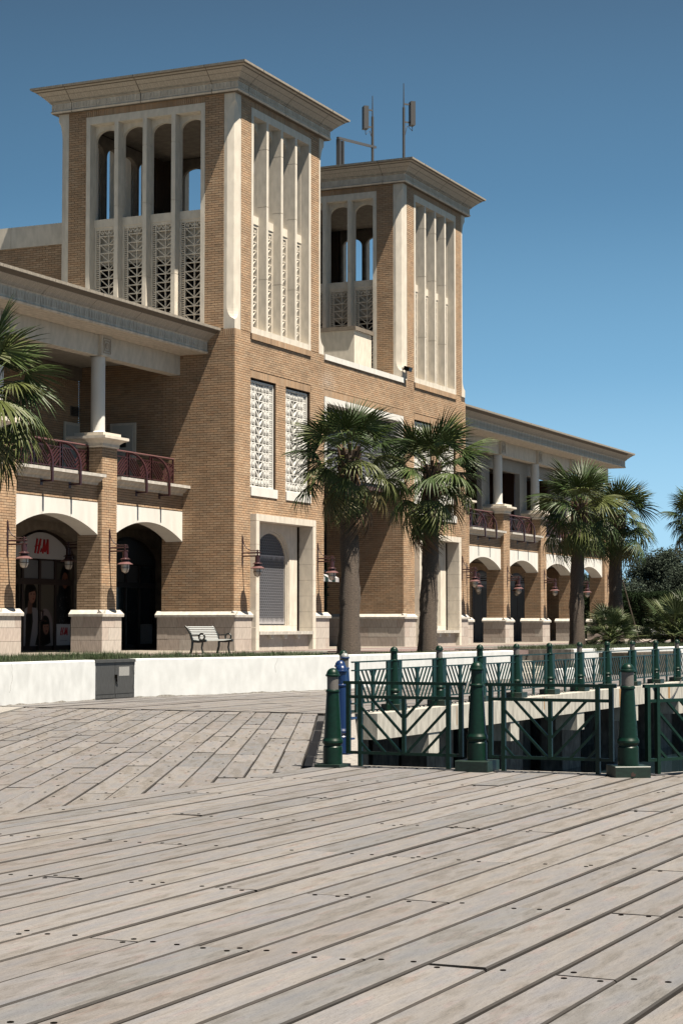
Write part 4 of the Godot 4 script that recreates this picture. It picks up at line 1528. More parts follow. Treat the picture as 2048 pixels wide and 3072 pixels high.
# ---------------------------------------------------------------- basin
func build_basin() -> void:
	var q := Node3D.new()
	q.name = "quay"
	add_child(q)
	tag(q, "pale concrete quay edge round the dark basin", "", "", "structure")
	var g := Geo.new()
	# far edge beam under the slatted fence, in lengths
	var x := -20.9
	while x < 40.0:
		g = Geo.new()
		g.box(x + 0.006, x + 4.69, -0.48, -0.002, 13.42, 13.98)
		part("edge_beam", g, M.concrete, q)
		x += 4.7
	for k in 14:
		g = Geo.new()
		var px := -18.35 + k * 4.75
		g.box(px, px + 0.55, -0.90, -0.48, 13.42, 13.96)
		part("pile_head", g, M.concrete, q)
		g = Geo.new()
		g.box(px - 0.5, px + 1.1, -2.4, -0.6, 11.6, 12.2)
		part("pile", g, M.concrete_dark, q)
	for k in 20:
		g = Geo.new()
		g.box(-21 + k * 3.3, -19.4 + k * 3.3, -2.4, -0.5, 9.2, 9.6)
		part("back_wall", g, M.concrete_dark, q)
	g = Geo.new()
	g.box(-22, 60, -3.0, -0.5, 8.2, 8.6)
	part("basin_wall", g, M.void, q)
	# rust runs on the beam
	for p: Array in [[-5.35, 0.16, 0.46], [-5.0, 0.07, 0.44], [-0.55, 0.2, 0.42], [-16.9, 0.03, 0.40], [-11.4, 0.05, 0.3]]:
		g = Geo.new()
		g.box(p[0], p[0] + p[1], -p[2], -0.02, 13.98, 13.983)
		part("rust_run", g, M.rust, q)
	# side curb under the oblique fence and the near edge
	var al := deg_to_rad(24.5)
	var turn := Basis(Vector3(cos(al), 0, -sin(al)), Vector3.UP, Vector3(sin(al), 0, cos(al)))
	for k in 6:
		g = Geo.new()
		g.box(-37.9 + k * 2.2 + 0.004, -37.9 + (k + 1) * 2.2, -0.9, 0.01, 3.12, 3.64, Transform3D(turn, Vector3.ZERO))
		part("curb", g, M.curb, q)
	g = Geo.new()
	g.box(-37.9, -24.7, -2.6, -0.9, 2.6, 3.2, Transform3D(turn, Vector3.ZERO))
	part("side_wall", g, M.concrete_dark, q)
	g = Geo.new()
	g.box(-37.4, -24.9, -0.30, -0.035, 2.98, 3.13, Transform3D(turn, Vector3.ZERO))
	part("dark_slot", g, M.steel_dark, q)  # recessed dark strip between the side deck and the curb
	g = Geo.new()
	g.box(-33.3, -32.93, -0.5, -0.07, 18.7, 22.4)
	g.box(-32.95, -32.90, -0.5, 0.004, 18.9, 22.3)
	part("near_edge", g, M.curb, q)
	g = Geo.new()
	g.box(0.0, 9.0, -0.5, 0.0, -0.12, 0.0, Transform3D(Basis(Vector3.UP, -0.464), Vector3(-32.95, 0.002, 22.36)))
	part("near_edge", g, M.curb, q)
	g = Geo.new()
	g.box(-33.35, -33.0, -2.6, -0.4, 18.9, 23)
	part("near_wall", g, M.void, q)
	# a hose looping over the beam and bits of wiring on it
	g = Geo.new()
	var pts := []; var rad := []
	for k in 17:
		var s := k / 16.0
		pts.append(Vector3(-2.2 + 2.9 * s, 0.06 - 0.52 * sin(PI * s), 14.03)); rad.append(0.022)
	g.tube(pts, rad, 6)
	tag(part("hose", g, M.steel, self), "grey hose looping down over the far concrete edge of the basin", "hose")


# ---------------------------------------------------------------- planter wall
func build_planter() -> void:
	var line := [Vector2(-34, 5.95), Vector2(-17.72, 5.98), Vector2(-16.08, 5.98), Vector2(-13.9, 6.75), Vector2(-9.9, 7.83), Vector2(-4.0, 8.4), Vector2(1.2, 8.8)]
	var right := [Vector2(5.2, 9.4), Vector2(7.6, 9.45), Vector2(14.0, 10.6), Vector2(26.0, 11.2)]
	var w := thing("planter_wall", "long low white painted wall before the lawn, left of the steps", "wall")
	for i in line.size() - 1:
		if i == 1: continue
		wall_piece(w, line[i], line[i + 1])
	var g := Geo.new()
	g.box(-17.73, -16.07, -0.1, 0.0, 5.6, 5.98)
	part("cabinet_sill", g, M.curb, w)
	w = thing("planter_wall", "low white painted wall before the lawn, right of the steps, behind the slatted fence", "wall")
	for i in right.size() - 1: wall_piece(w, right[i], right[i + 1])
	g = Geo.new()
	g.box(4.9, 5.2, -0.1, 0.86, 5.5, 9.42)
	part("shaded_return", g, M.concrete_dark, w)  # dark concrete colour stands in for the shade on this return
	# steps between the two walls
	var st := thing("steps", "concrete steps with a white cheek through the gap in the planter wall", "steps")
	for k in 5:
		g = Geo.new()
		g.box(1.25, 4.88, -0.1, 0.165 * (k + 1), 7.0 - 2.0, 8.9 - k * 0.33)
		part("tread", g, M.concrete, st)
	g = Geo.new()
	g.box(1.3, 5.0, 0.0, 0.30, 9.6, 10.2)
	part("cheek", g, M.paint, st)
	# the lawn: grass blades over soil
	var soil := Geo.new()
	soil.box(-34, -17.9, GROUND - 0.2, GROUND - 0.03, 3.0, 5.7)
	soil.box(-16.0, -13.6, GROUND - 0.2, GROUND - 0.03, 3.0, 5.9)
	soil.box(-13.6, 1.1, GROUND - 0.2, GROUND - 0.03, 3.0, 6.7)
	soil.box(-10.0, 1.1, GROUND - 0.2, GROUND - 0.031, 6.7, 7.75)
	soil.box(-4.0, 1.1, GROUND - 0.2, GROUND - 0.032, 7.75, 8.3)
	var so := part("soil", soil, M.soil, self)
	tag(so, "soil bed under the lawn behind the planter wall", "", "", "structure")
	var blade := Geo.new()
	for k in 5:
		var a := k * 2.4
		var o := Vector3(cos(a) * 0.02, 0, sin(a) * 0.02)
		var s := Vector3(-sin(a), 0, cos(a)) * 0.006
		var tip := o * 2.6 + Vector3(0, 0.11 + 0.02 * k, 0)
		var mid := o * 1.4 + Vector3(0, 0.07, 0)
		blade.quad(o - s, o + s, mid + s * 0.8, mid - s * 0.8)
		blade.tri(mid - s * 0.8, mid + s * 0.8, tip)
	var at := []; var tone := []
	var nz := FastNoiseLite.new(); nz.seed = 3; nz.frequency = 0.18
	for i in 34000:
		var x := R.randf_range(-24, 22)
		var zf := wall_z(x)
		var z := zf - 0.25 - 2.6 * pow(R.randf(), 1.5)
		var thick := 1.0
		if x > -14.0 and x < -11.0: thick = 0.10
		elif x > -9.6 and x < -7.0: thick = 0.0 if z < zf - 1.2 else 0.25
		elif x > -7.0 and x < 1.0: thick = 0.55 if z > zf - 1.3 else 0.0
		elif x >= 1.0 and x < 5.4: continue
		elif x >= 5.4: thick = 0.9
		if R.randf() > thick: continue
		if nz.get_noise_2d(x, z) < -0.42: continue
		var s := 0.55 + 0.75 * R.randf()
		if x > -9.6 and x < 1.0: s *= 0.65
		elif x < -14.0: s *= 1.1 + 0.5 * nz.get_noise_2d(x * 3.0, z * 3.0)
		at.append(Transform3D(Basis(Vector3.UP, R.randf() * TAU).scaled(Vector3(1.3, s, 1.3)), Vector3(x, GROUND - 0.04, z)))
		var k := 0.7 + 0.6 * R.randf()
		tone.append(Color(0.022 * k + 0.014 * R.randf(), 0.046 * k, 0.013 * k))
	var gr := many("grass", blade, M.grass, at, tone, self)
	tag(gr, "short green grass growing behind the white planter wall", "", "", "stuff")


func wall_z(x: float) -> float:
	var l := [Vector2(-34, 5.95), Vector2(-16.08, 5.98), Vector2(-13.9, 6.75), Vector2(-9.9, 7.83), Vector2(-4.0, 8.4), Vector2(1.2, 8.8), Vector2(5.2, 9.4), Vector2(14.0, 10.6), Vector2(26.0, 11.2)]
	for i in l.size() - 1:
		if x < l[i + 1].x: return lerpf(l[i].y, l[i + 1].y, clampf((x - l[i].x) / (l[i + 1].x - l[i].x), 0, 1))
	return 11.2


func wall_piece(w: Node3D, a: Vector2, b: Vector2) -> void:
	# front face runs from a to b; the top edge is rounded
	var d := (b - a).normalized()
	var f := Transform3D(Basis(Vector3(d.x, 0, d.y), Vector3.UP, Vector3(-d.y, 0, d.x)), Vector3(a.x, 0, a.y))
	var g := Geo.new()
	var q := PackedVector2Array([Vector2(-0.32, -0.3), Vector2(0, -0.3), Vector2(0, 0.835), Vector2(-0.008, 0.855), Vector2(-0.03, 0.865), Vector2(-0.29, 0.868), Vector2(-0.32, 0.85)])
	g.prism(q, -a.distance_to(b) - 0.012, 0.0, f * ALONG)
	part("wall_length", g, M.paint, w)
	# splash grime along the foot and a few hairline cracks
	var l := a.distance_to(b)
	q = PackedVector2Array()
	var n := int(l / 0.16) + 2
	for i in n: q.append(Vector2(l * i / (n - 1), 0.012 + 0.035 * pow(R.randf(), 2.5)))
	q.append(Vector2(l, -0.05)); q.append(Vector2(0, -0.05))
	g = Geo.new()
	g.prism(q, 0.0, 0.002, f)
	part("grime", g, M.grime, w)
	for i in int(l / 2.2):
		g = Geo.new()
		var p := Vector3(l * R.randf(), 0.84, 0.0005)
		for k in 4 + R.randi() % 4:
			var e := p + Vector3((R.randf() - 0.5) * 0.10, -0.05 - 0.05 * R.randf(), 0)
			g.bar(p, e, 0.004, 0.003)
			p = e
		part("crack", g, M.crack, w, f)


# ---------------------------------------------------------------- fences
func bollard(label: String, at: Vector3, body: String, top: String, block: bool, group: String, turn := 0.0) -> Node3D:
	var t := thing("bollard_post", label, "bollard", at, turn, group)
	var h := 0.12 if block else 0.035
	var paint: Material = M[body]
	var g := Geo.new()
	if block:
		g.prism(PackedVector2Array([Vector2(-0.19, 0), Vector2(0.19, 0), Vector2(0.19, 0.112), Vector2(0.183, 0.12), Vector2(-0.183, 0.12), Vector2(-0.19, 0.112)]), -0.19, 0.19)
	else:
		g.box(-0.155, 0.155, 0.0, 0.035, -0.155, 0.155)
	part("base_block" if block else "base_plate", g, M.green_dull if body != "blue" else paint, t)
	var o := Vector3(0, h, 0)
	g = Geo.new()
	g.lathe([[0.112, 0], [0.110, 0.19], [0.100, 0.205], [0.100, 0.215], [0.106, 0.222], [0.118, 0.24], [0.118, 0.262], [0.106, 0.285], [0.102, 0.295], [0.086, 0.56], [0.072, 0.80], [0.068, 0.815]], 24, o)
	part("post", g, paint, t)
	g = Geo.new()
	g.lathe([[0.068, 0.805], [0.080, 0.815], [0.080, 0.832], [0.068, 0.842]], 24, o)
	g.lathe([[0.066, 0.985], [0.083, 0.995], [0.083, 1.010], [0.072, 1.018]], 24, o)
	part("collar", g, paint, t)
	g = Geo.new()
	g.lathe([[0.0655, 0.835], [0.0655, 0.992]], 24, o)
	part("lamp_cage", g, M.mesh_grey if top != "solid" else paint, t)
	g = Geo.new()
	var prof := []
	for k in 9: prof.append([0.073 * cos(PI / 2 * k / 8.0) + 0.0001, 1.014 + 0.072 * sin(PI / 2 * k / 8.0)])
	g.lathe(prof, 24, o)
	part("dome", g, M.dome_grey if top == "pale" else paint, t)
	return t


func open_panel(label: String, at: Vector3, turn: float, l: float) -> void:
	# the near fence: two rails above, a chevron of square bars below; runs along local +x
	var t := thing("fence_panel", label, "fence panel", at, turn, "open chevron fence panels along the near edge")
	var m := l / 2
	var sq := func(called: String, a: Vector3, b: Vector3, w: float) -> void:
		var g := Geo.new()
		g.bar(a, b, w, w)
		part(called, g, M.green, t)
	sq.call("top_rail", Vector3(-0.06, 0.955, 0), Vector3(l + 0.06, 0.955, 0), 0.035)
	sq.call("rail", Vector3(0, 0.795, 0.001), Vector3(l, 0.795, 0.001), 0.034)
	sq.call("rail", Vector3(0, 0.165, 0.001), Vector3(l, 0.165, 0.001), 0.034)
	for x: float in [0.0, l]: sq.call("end_post", Vector3(x, 0.15, 0.0), Vector3(x, 0.94, 0.0), 0.046)
	for x: float in [0.15, l - 0.15]:
		sq.call("foot_post", Vector3(x, 0.01, 0.002), Vector3(x, 0.94, 0.002), 0.046)
		var g := Geo.new()
		g.box(x - 0.10, x + 0.10, 0.0, 0.012, -0.06, 0.06)
		part("foot_plate", g, M.steel_dark, t)
	sq.call("middle_post", Vector3(m, 0.165, 0.0), Vector3(m, 0.78, 0.0), 0.042)
	for s: float in [-1.0, 1.0]:
		for q: Array in [[0.55, 0.69, 0.04, 0.18], [0.42, 0.79, 0.02, 0.39], [0.235, 0.79, 0.02, 0.575], [0.55, 0.49, 0.235, 0.175], [0.55, 0.29, 0.435, 0.175]]:
			var half: float = (l - 0.3) / 2 / 0.55
			sq.call("bar", Vector3(m + s * q[0] * half, q[1], 0.003), Vector3(m + s * q[2] * half, q[3], 0.003), 0.026)


func slat_panel(label: String, at: Vector3, turn: float, l: float, group: String) -> void:
	# the far fence: rails, flat end posts and close slanting slats that meet on the middle post
	var t := thing("slatted_fence_panel", label, "fence panel", at, turn, group)
	var bx := func(called: String, x0: float, x1: float, y0: float, y1: float, z: float) -> void:
		var g := Geo.new()
		g.box(x0, x1, y0, y1, -z, z)
		part(called, g, M.green, t)
	bx.call("top_rail", 0.06, l - 0.06, 0.93, 0.955, 0.025)
	bx.call("rail", 0.06, l - 0.06, 0.778, 0.802, 0.022)
	bx.call("rail", 0.06, l - 0.06, 0.178, 0.202, 0.022)
	for x: float in [0.20, l - 0.36]:
		bx.call("flat_post", x, x + 0.16, 0.02, 0.93, 0.016)
	bx.call("middle_post", l / 2 - 0.055, l / 2 + 0.055, 0.02, 0.79, 0.016)
	var inner := [0.37, l / 2 - 0.06]
	for s: float in [-1.0, 1.0]:
		var x := -1.0
		while x < l / 2:
			# a line of slope -1.2 that starts at (x, 0.79), cut to the half panel
			var a := Vector2(x, 0.79); var b := Vector2(x + 0.50, 0.19)
			x += 0.185
			if b.x <= inner[0] + 0.02 or a.x >= inner[1] - 0.02: continue
			if a.x < inner[0]: a = a.lerp(b, (inner[0] - a.x) / (b.x - a.x))
			if b.x > inner[1]: b = a.lerp(b, (inner[1] - a.x) / (b.x - a.x))
			var g := Geo.new()
			var p0 := Vector3(l / 2 + s * (l / 2 - a.x), a.y, 0); var p1 := Vector3(l / 2 + s * (l / 2 - b.x), b.y, 0)
			g.bar(p0, p1, 0.038, 0.018)
			part("slat", g, M.green, t)


func build_fences() -> void:
	var gp := "ornate posts of the near fence"
	bollard("green bollard with grey mesh lamp and flat base plate at the basin corner", Vector3(-33.22, 0.0, 18.79), "green", "grey", false, gp)
	bollard("all green bollard on a square block between two open fence panels", Vector3(-33.12, 0.0, 20.50), "green", "solid", true, gp)
	bollard("green bollard with grey mesh lamp on a turned chipped block, nearest post", Vector3(-33.2, 0.0, 22.24), "green", "grey", true, gp, 0.55)
	var nearest := get_node("bollard_post_002")
	var chip := Geo.new()
	chip.prism(PackedVector2Array([Vector2(-0.05, 0.03), Vector2(0.02, 0.02), Vector2(0.06, 0.05), Vector2(0.045, 0.075), Vector2(0.01, 0.07), Vector2(0.02, 0.095), Vector2(-0.02, 0.10), Vector2(-0.045, 0.07)]), 0.19, 0.1915)
	part("rust_patch", chip, M.chip, nearest, Transform3D(Basis(Vector3.UP, 0.0), Vector3.ZERO))
	part("rust_patch", chip, M.chip, nearest, Transform3D(Basis(Vector3.UP, -PI / 2).scaled_local(Vector3(0.5, 0.6, 1)), Vector3.ZERO))
	open_panel("open green fence panel between corner bollard and all green bollard", Vector3(-33.14, 0, 18.95), -PI / 2, 1.37)
	open_panel("open green fence panel between all green bollard and the turned block", Vector3(-33.14, 0, 20.67), -PI / 2, 1.37)
	open_panel("open green fence panel cut off by the right edge of the picture", Vector3(-33.0, 0, 22.40), -0.464, 1.6)
	var gb := "posts along the oblique side of the basin"
	bollard("blue bollard just behind the corner bollard with the flat plate", Vector3(-31.3, 0.0, 18.02), "blue", "solid", false, gb)
	bollard("second blue bollard, mostly hidden behind the first blue one", Vector3(-28.65, 0.0, 16.79), "blue", "solid", false, gb)
	bollard("bollard with white weathered dome and grey mesh above blue bollards", Vector3(-23.4, 0.02, 14.47), "blue", "pale", false, gb)
	bollard("green bollard at the far corner of the basin behind the white domed one", Vector3(-21.45, 0.04, 13.55), "green", "solid", false, gb)
	var al := deg_to_rad(24.5)
	var names := ["slatted fence panel seen edge on beside the corner bollard", "slatted fence panel seen edge on between the two blue bollards", "slatted fence panel seen edge on before the white domed bollard", "slatted fence panel seen edge on past the second blue bollard"]
	var k := 0
	for q: Array in [[-33.22, 18.83, 2.05], [-31.3, 17.97, 2.85], [-28.6, 16.75, 2.85], [-26.0, 15.56, 2.85]]:
		slat_panel(names[k], Vector3(q[0], 0.0, q[1]), al, q[2], "slatted fence panels along the oblique side")
		k += 1
	var ord := ["first", "second", "third", "fourth", "fifth", "sixth", "seventh", "eighth", "ninth", "tenth", "eleventh", "twelfth"]
	slat_panel("short slatted green fence panel at the far corner of the basin", Vector3(-21.45, 0, 13.7), 0, 2.0, "slatted fence panels along the far edge")
	for i in 12:
		var x := -19.45 + 2.33 * i
		var lamp := i % 2 == 1
		bollard(("%s far fence post from the left, green bollard with grey mesh lamp" if lamp else "%s far fence post from the left, all green bollard on block") % ord[i], Vector3(x, 0, 13.7), "green", "grey" if lamp else "solid", true, "posts of the far fence")
		slat_panel("slatted green fence panel right of the %s far fence post" % ord[i], Vector3(x, 0, 13.7), 0, 2.33, "slatted fence panels along the far edge")


# ---------------------------------------------------------------- wall lanterns and balcony railings
func lantern() -> Node3D:
	var t := thing("wall_lantern", "", "wall lamp", Vector3.ZERO, 0, "maroon wall lanterns of the arcade")
	var g := Geo.new()
	g.box(-0.03, 0.03, 0.02, 0.90, 0.0, 0.035)
	g.tube([Vector3(0, 0.90, 0.018), Vector3(0, 0.97, 0.018)], [0.03, 0.008], 8)
	g.tube([Vector3(0, 0.02, 0.018), Vector3(0, -0.03, 0.018)], [0.03, 0.006], 8)
	part("wall_bar", g, M.iron, t)
	for y: float in [0.30, 0.40]:
		g = Geo.new()
		g.tube([Vector3(0, y, 0.02), Vector3(0, y, 0.66)], [0.024, 0.024], 8)
		part("arm", g, M.maroon, t)
	g = Geo.new()
	var pts := []; var rad := []
	for k in 11:
		var a := PI / 2 * k / 10.0
		pts.append(Vector3(0, 0.47 + 0.40 * (1 - sin(a)), 0.04 + 0.34 * (1 - cos(a)))); rad.append(0.014)
	pts.append(Vector3(0, 0.465, 0.64)); rad.append(0.014)
	g.tube(pts, rad, 6)
	part("scroll", g, M.iron, t)
	var o := Vector3(0, 0, 0.56)
	g = Geo.new()
	g.lathe([[0.0, 0.50], [0.03, 0.49], [0.03, 0.29], [0.078, 0.285], [0.078, 0.10], [0.10, 0.09], [0.155, 0.055], [0.155, 0.045], [0.10, 0.04], [0.11, 0.01], [0.12, -0.03]].map(func(q): return [q[0], q[1]]), 18, o)
	part("hood", g, M.maroon, t)
	g = Geo.new()
	g.lathe([[0.12, -0.02], [0.235, -0.09], [0.232, -0.10], [0.12, -0.05]], 22, o)
	part("shade", g, M.shade, t)
	g = Geo.new()
	g.lathe([[0.0, -0.345], [0.06, -0.335], [0.10, -0.29], [0.122, -0.22], [0.124, -0.06]], 18, o)
	part("lens", g, M.lens, t)
	for k in 4:
		g = Geo.new()
		var e := Vector3(cos(k * PI / 2 + 0.5), 0, sin(k * PI / 2 + 0.5))
		g.tube([o + e * 0.137 + Vector3(0, -0.06, 0), o + e * 0.137 + Vector3(0, -0.22, 0), o + e * 0.11 + Vector3(0, -0.31, 0), o + Vector3(0, -0.365, 0)], [0.008, 0.008, 0.008, 0.008], 5)
		part("cage_wire", g, M.iron, t)
	g = Geo.new()
	pts = []; rad = []
	for k in 17:
		pts.append(o + Vector3(cos(TAU * k / 16), 0, sin(TAU * k / 16)) * 0.138 + Vector3(0, -0.2, 0)); rad.append(0.008)
	g.tube(pts, rad, 5, false)
	part("cage_ring", g, M.iron, t)
	return t


func build_lanterns() -> void:
	var l0 := lantern()
	l0.set_meta("base_name", "wall_lantern")
	l0.position = Vector3(0.53, 3.5, 0.0)
	l0.set_meta("label", "maroon wall lantern at the left corner of the big brick tower base")
	var spots := [
		[Vector3(6.09, 3.5, 0), 0.0, "maroon wall lantern on narrow brick strip left of the dark entrance"],
		[Vector3(-4.64, 3.5, -1.72), 0.0, "maroon wall lantern on the brick pier between the two left arches"],
		[Vector3(-9.88, 3.5, -1.72), 0.0, "maroon wall lantern on brick pier at left edge of the picture"],
		[Vector3(-4.64, 3.62, -2.56), PI, "dark wall lantern on the back of the pier inside the left arch"],
		[Vector3(19.9, 3.5, 0), 0.0, "maroon wall lantern at right corner of second tower base, right palm"],
		[Vector3(24.9, 3.4, -1.72), 0.0, "maroon wall lantern overlapping another at the first right arch"],
		[Vector3(30.17, 3.4, -1.72), 0.0, "maroon wall lantern on the first free brick pier of right wing"],
		[Vector3(35.46, 3.4, -1.72), 0.0, "maroon wall lantern on the second free brick pier of right wing"],
		[Vector3(40.7, 3.4, -1.72), 0.0, "maroon wall lantern just right of the third palm trunk"],
		[Vector3(46.1, 3.4, -1.72), 0.0, "maroon wall lantern on the last brick pier beside the fourth palm"],
		[Vector3(30.17, 3.4, -2.56), PI, "dim wall lantern behind the first free pier of right wing"],
		[Vector3(35.46, 3.4, -2.56), PI, "dim wall lantern behind the second free pier of right wing"]]
	for s: Array in spots: copy(l0, s[2], s[0], s[1])
	var gr := "maroon balcony railings of the arcade wings"
	railing("maroon balcony railing over the left arch with the shop letters", -9.44, -5.08, 0.0, gr, 30)
	railing("maroon balcony railing between brick pier and tower, over second left arch", -4.20, -0.03, 0.0, gr, 30)
	railing("maroon balcony railing at the left picture edge behind the palm", -14.6, -10.35, 0.0, gr, 12)
	var n := ["first", "second", "third", "fourth", "fifth"]
	for i in 5:
		var e := [[20.5, 24.4], [25.32, 29.68], [30.6, 34.98], [35.9, 40.28], [41.2, 45.58]]
		railing("maroon balcony railing of the %s bay of the right wing" % n[i], e[i][0], e[i][1], -0.1, gr, 14)


func railing(label: String, x0: float, x1: float, dy: float, group: String, slats: int) -> void:
	var t := thing("balcony_railing", label, "railing", Vector3((x0 + x1) / 2, 6.04 + dy, -2.17), 0, group)
	var h := (x1 - x0) / 2
	var bx := func(called: String, a: float, b: float, y0: float, y1: float, d: float) -> void:
		var g := Geo.new()
		g.box(a, b, y0, y1, -d, d)
		part(called, g, M.maroon, t)
	var g := Geo.new()
	g.tube([Vector3(-h, 0.87, 0), Vector3(h, 0.87, 0)], [0.03, 0.03], 8)
	part("handrail", g, M.shade, t)
	bx.call("rail", -h, h, 0.685, 0.715, 0.018)
	bx.call("rail", -h, h, 0.125, 0.155, 0.018)
	for s: float in [-1.0, 1.0]:
		bx.call("end_post", s * (h - 0.04) - 0.025, s * (h - 0.04) + 0.025, 0.0, 0.86, 0.022)
		# a doubled post and a curved stay that reaches out over the ledge
		var x := s * h / 3
		bx.call("post", x - 0.13, x - 0.08, 0.0, 0.86, 0.022)
		bx.call("post", x + 0.0, x + 0.05, 0.0, 0.86, 0.022)
		g = Geo.new()
		var q := []
		for k in 13:
			var a := PI / 2 * k / 12.0
			q.append(Vector3(x - 0.04, 0.10 + 0.72 * cos(a), 0.03 + 0.64 * sin(a)))
		q.append(Vector3(x - 0.04, -0.40, 0.67))
		for k in q.size() - 1: g.bar(q[k], q[k + 1] + (q[k + 1] - q[k]).normalized() * 0.01, 0.05, 0.075, Vector3.RIGHT)
		part("curved_stay", g, M.maroon, t)
		g = Geo.new()
		g.bar(Vector3(x - 0.04, -0.385, 0.67), Vector3(x - 0.04, -0.385, 0.31), 0.045, 0.045, Vector3.UP)
		g.box(x - 0.10, x + 0.02, -0.50, -0.32, 0.29, 0.32)
		part("stay_foot", g, M.maroon, t)
	# slanting slats, mirrored about each doubled post
	var w := 2 * h / slats
	var lean := 0.30
	for k in slats:
		var x := -h + (k + 0.5) * w
		var seg := int(floor((x + h) / (h / 3)))
		var s := 1.0 if seg % 2 else -1.0
		var lo := -h + seg * h / 3; var hi := lo + h / 3
		var a := Vector2(x - s * lean, 0.155); var b := Vector2(x + s * lean, 0.685)
		if s > 0:
			if a.x < lo: a = a.lerp(b, (lo - a.x) / (b.x - a.x))
			if b.x > hi: b = a.lerp(b, (hi - a.x) / (b.x - a.x))
		else:
			if a.x > hi: a = a.lerp(b, (hi - a.x) / (b.x - a.x))
			if b.x < lo: b = a.lerp(b, (lo - a.x) / (b.x - a.x))
		if a.distance_to(b) < 0.05: continue
		g = Geo.new()
		g.bar(Vector3(a.x, a.y, 0), Vector3(b.x, b.y, 0), 0.022, 0.045)
		part("slat", g, M.maroon, t)


# ---------------------------------------------------------------- small things
func build_street_furniture() -> void:
	var b := bench("dark iron bench with slats toned pale for sun reflections on the lawn edge before tower base", Vector3(-5.45, GROUND, 2.15))
	b.set_meta("base_name", "park_bench")
	copy(b, "distant dark bench in front of the clipped hedge", Vector3(57.0, 0.74, -1.7), -0.3)
	copy(b, "dark bench of which only an armrest shows at left picture edge", Vector3(-18.6, GROUND, 2.15), 0.0)
	# the grey cabinet let into the planter wall
	var t := thing("utility_cabinet", "grey steel cabinet with two doors let into the white wall", "cabinet", Vector3(-16.9, 0, 5.98))
	var g := Geo.new()
	g.box(-0.80, 0.80, 0.0, 0.80, -0.30, -0.02)
	part("body", g, M.cabinet, t)
	g = Geo.new()
	g.box(-0.83, 0.83, 0.80, 0.865, -0.32, 0.03)
	part("lid", g, M.cabinet, t)
	for s: float in [-1.0, 1.0]:
		g = Geo.new()
		g.box(minf(s * 0.008, s * 0.79), maxf(s * 0.008, s * 0.79), 0.115, 0.79, -0.02, 0.0)
		part("door", g, M.cabinet, t)
		for y: float in [0.24, 0.64]:
			g = Geo.new()
			g.box(s * 0.785 - 0.015, s * 0.785 + 0.015, y - 0.045, y + 0.045, -0.02, 0.012)
			part("hinge", g, M.steel_dark, t)
	g = Geo.new()
	g.box(-0.79, 0.0, 0.03, 0.10, -0.02, 0.002)
	g.box(0.02, 0.79, 0.02, 0.10, -0.02, 0.006)
	part("kick_plate", g, M.cabinet, t)
	g = Geo.new()
	g.box(0.16, 0.60, 0.50, 0.70, 0.001, 0.004)
	part("paper_notice", g, M.paper, t)
	g = Geo.new()
	g.box(-0.02, 0.07, 0.46, 0.53, 0.0, 0.02)
	g.tube([Vector3(0.03, 0.46, 0.02), Vector3(0.03, 0.38, 0.03)], [0.018, 0.018], 6)
	part("latch", g, M.bolt, t)
	g = Geo.new()
	g.box(0.055, 0.115, 0.33, 0.40, 0.005, 0.03)
	part("padlock", g, M.steel, t)
	# floodlight at the foot of the second tower's pilaster
	t = thing("floodlight", "small black floodlight at the foot of the second tower's white pilaster", "floodlight", Vector3(13.78, 11.03, 0.02))
	g = Geo.new()
	g.box(-0.17, 0.17, 0.30, 0.46, -0.06, 0.16, Transform3D(Basis(Vector3.RIGHT, 0.3), Vector3.ZERO))
	part("housing", g, M.bolt, t)
	g = Geo.new()
	g.box(-0.19, -0.17, 0.0, 0.40, 0.0, 0.04)
	g.box(0.17, 0.19, 0.0, 0.40, 0.0, 0.04)
	part("bracket", g, M.steel_dark, t)
	g = Geo.new()
	g.box(-0.15, 0.15, 0.31, 0.45, 0.16, 0.165, Transform3D(Basis(Vector3.RIGHT, 0.3), Vector3.ZERO))
	part("glass", g, M.glass, t)
	# camera and fittings on the far end wall
	t = thing("wall_camera", "white camera on an arm at the far right end of the building", "camera", Vector3(47.5, 4.4, -2.1))
	g = Geo.new()
	g.tube([Vector3(0, 0, 0), Vector3(0.5, 0.05, 0.35)], [0.04, 0.04], 6)
	part("arm", g, M.white, t)
	g = Geo.new()
	g.lathe([[0.0, -0.16], [0.10, -0.12], [0.14, 0.0], [0.10, 0.10], [0.0, 0.12]], 12, Vector3(0.5, 0.0, 0.35))
	part("dome", g, M.dome_grey, t)
	t = thing("downpipe", "white downpipe on the far right end of the building", "pipe", Vector3(47.6, 0.8, -1.98))
	g = Geo.new()
	g.tube([Vector3(0, 0, 0), Vector3(0, 8.6, 0)], [0.09, 0.09], 8)
	part("pipe", g, M.white, t)
	g = Geo.new()
	for y: float in [1.5, 4.0, 6.5]: g.box(-0.12, 0.12, y, y + 0.08, -0.3, 0.10)
	part("clip", g, M.steel, t)
	t = thing("leaning_pole", "thin brown pole leaning at the far right end of the building", "pole", Vector3(50.4, 0.75, -1.2))
	g = Geo.new()
	g.tube([Vector3(0, 0, 0), Vector3(-1.5, 3.4, -0.5)], [0.045, 0.035], 6)
	part("pole", g, M.trunk, t)


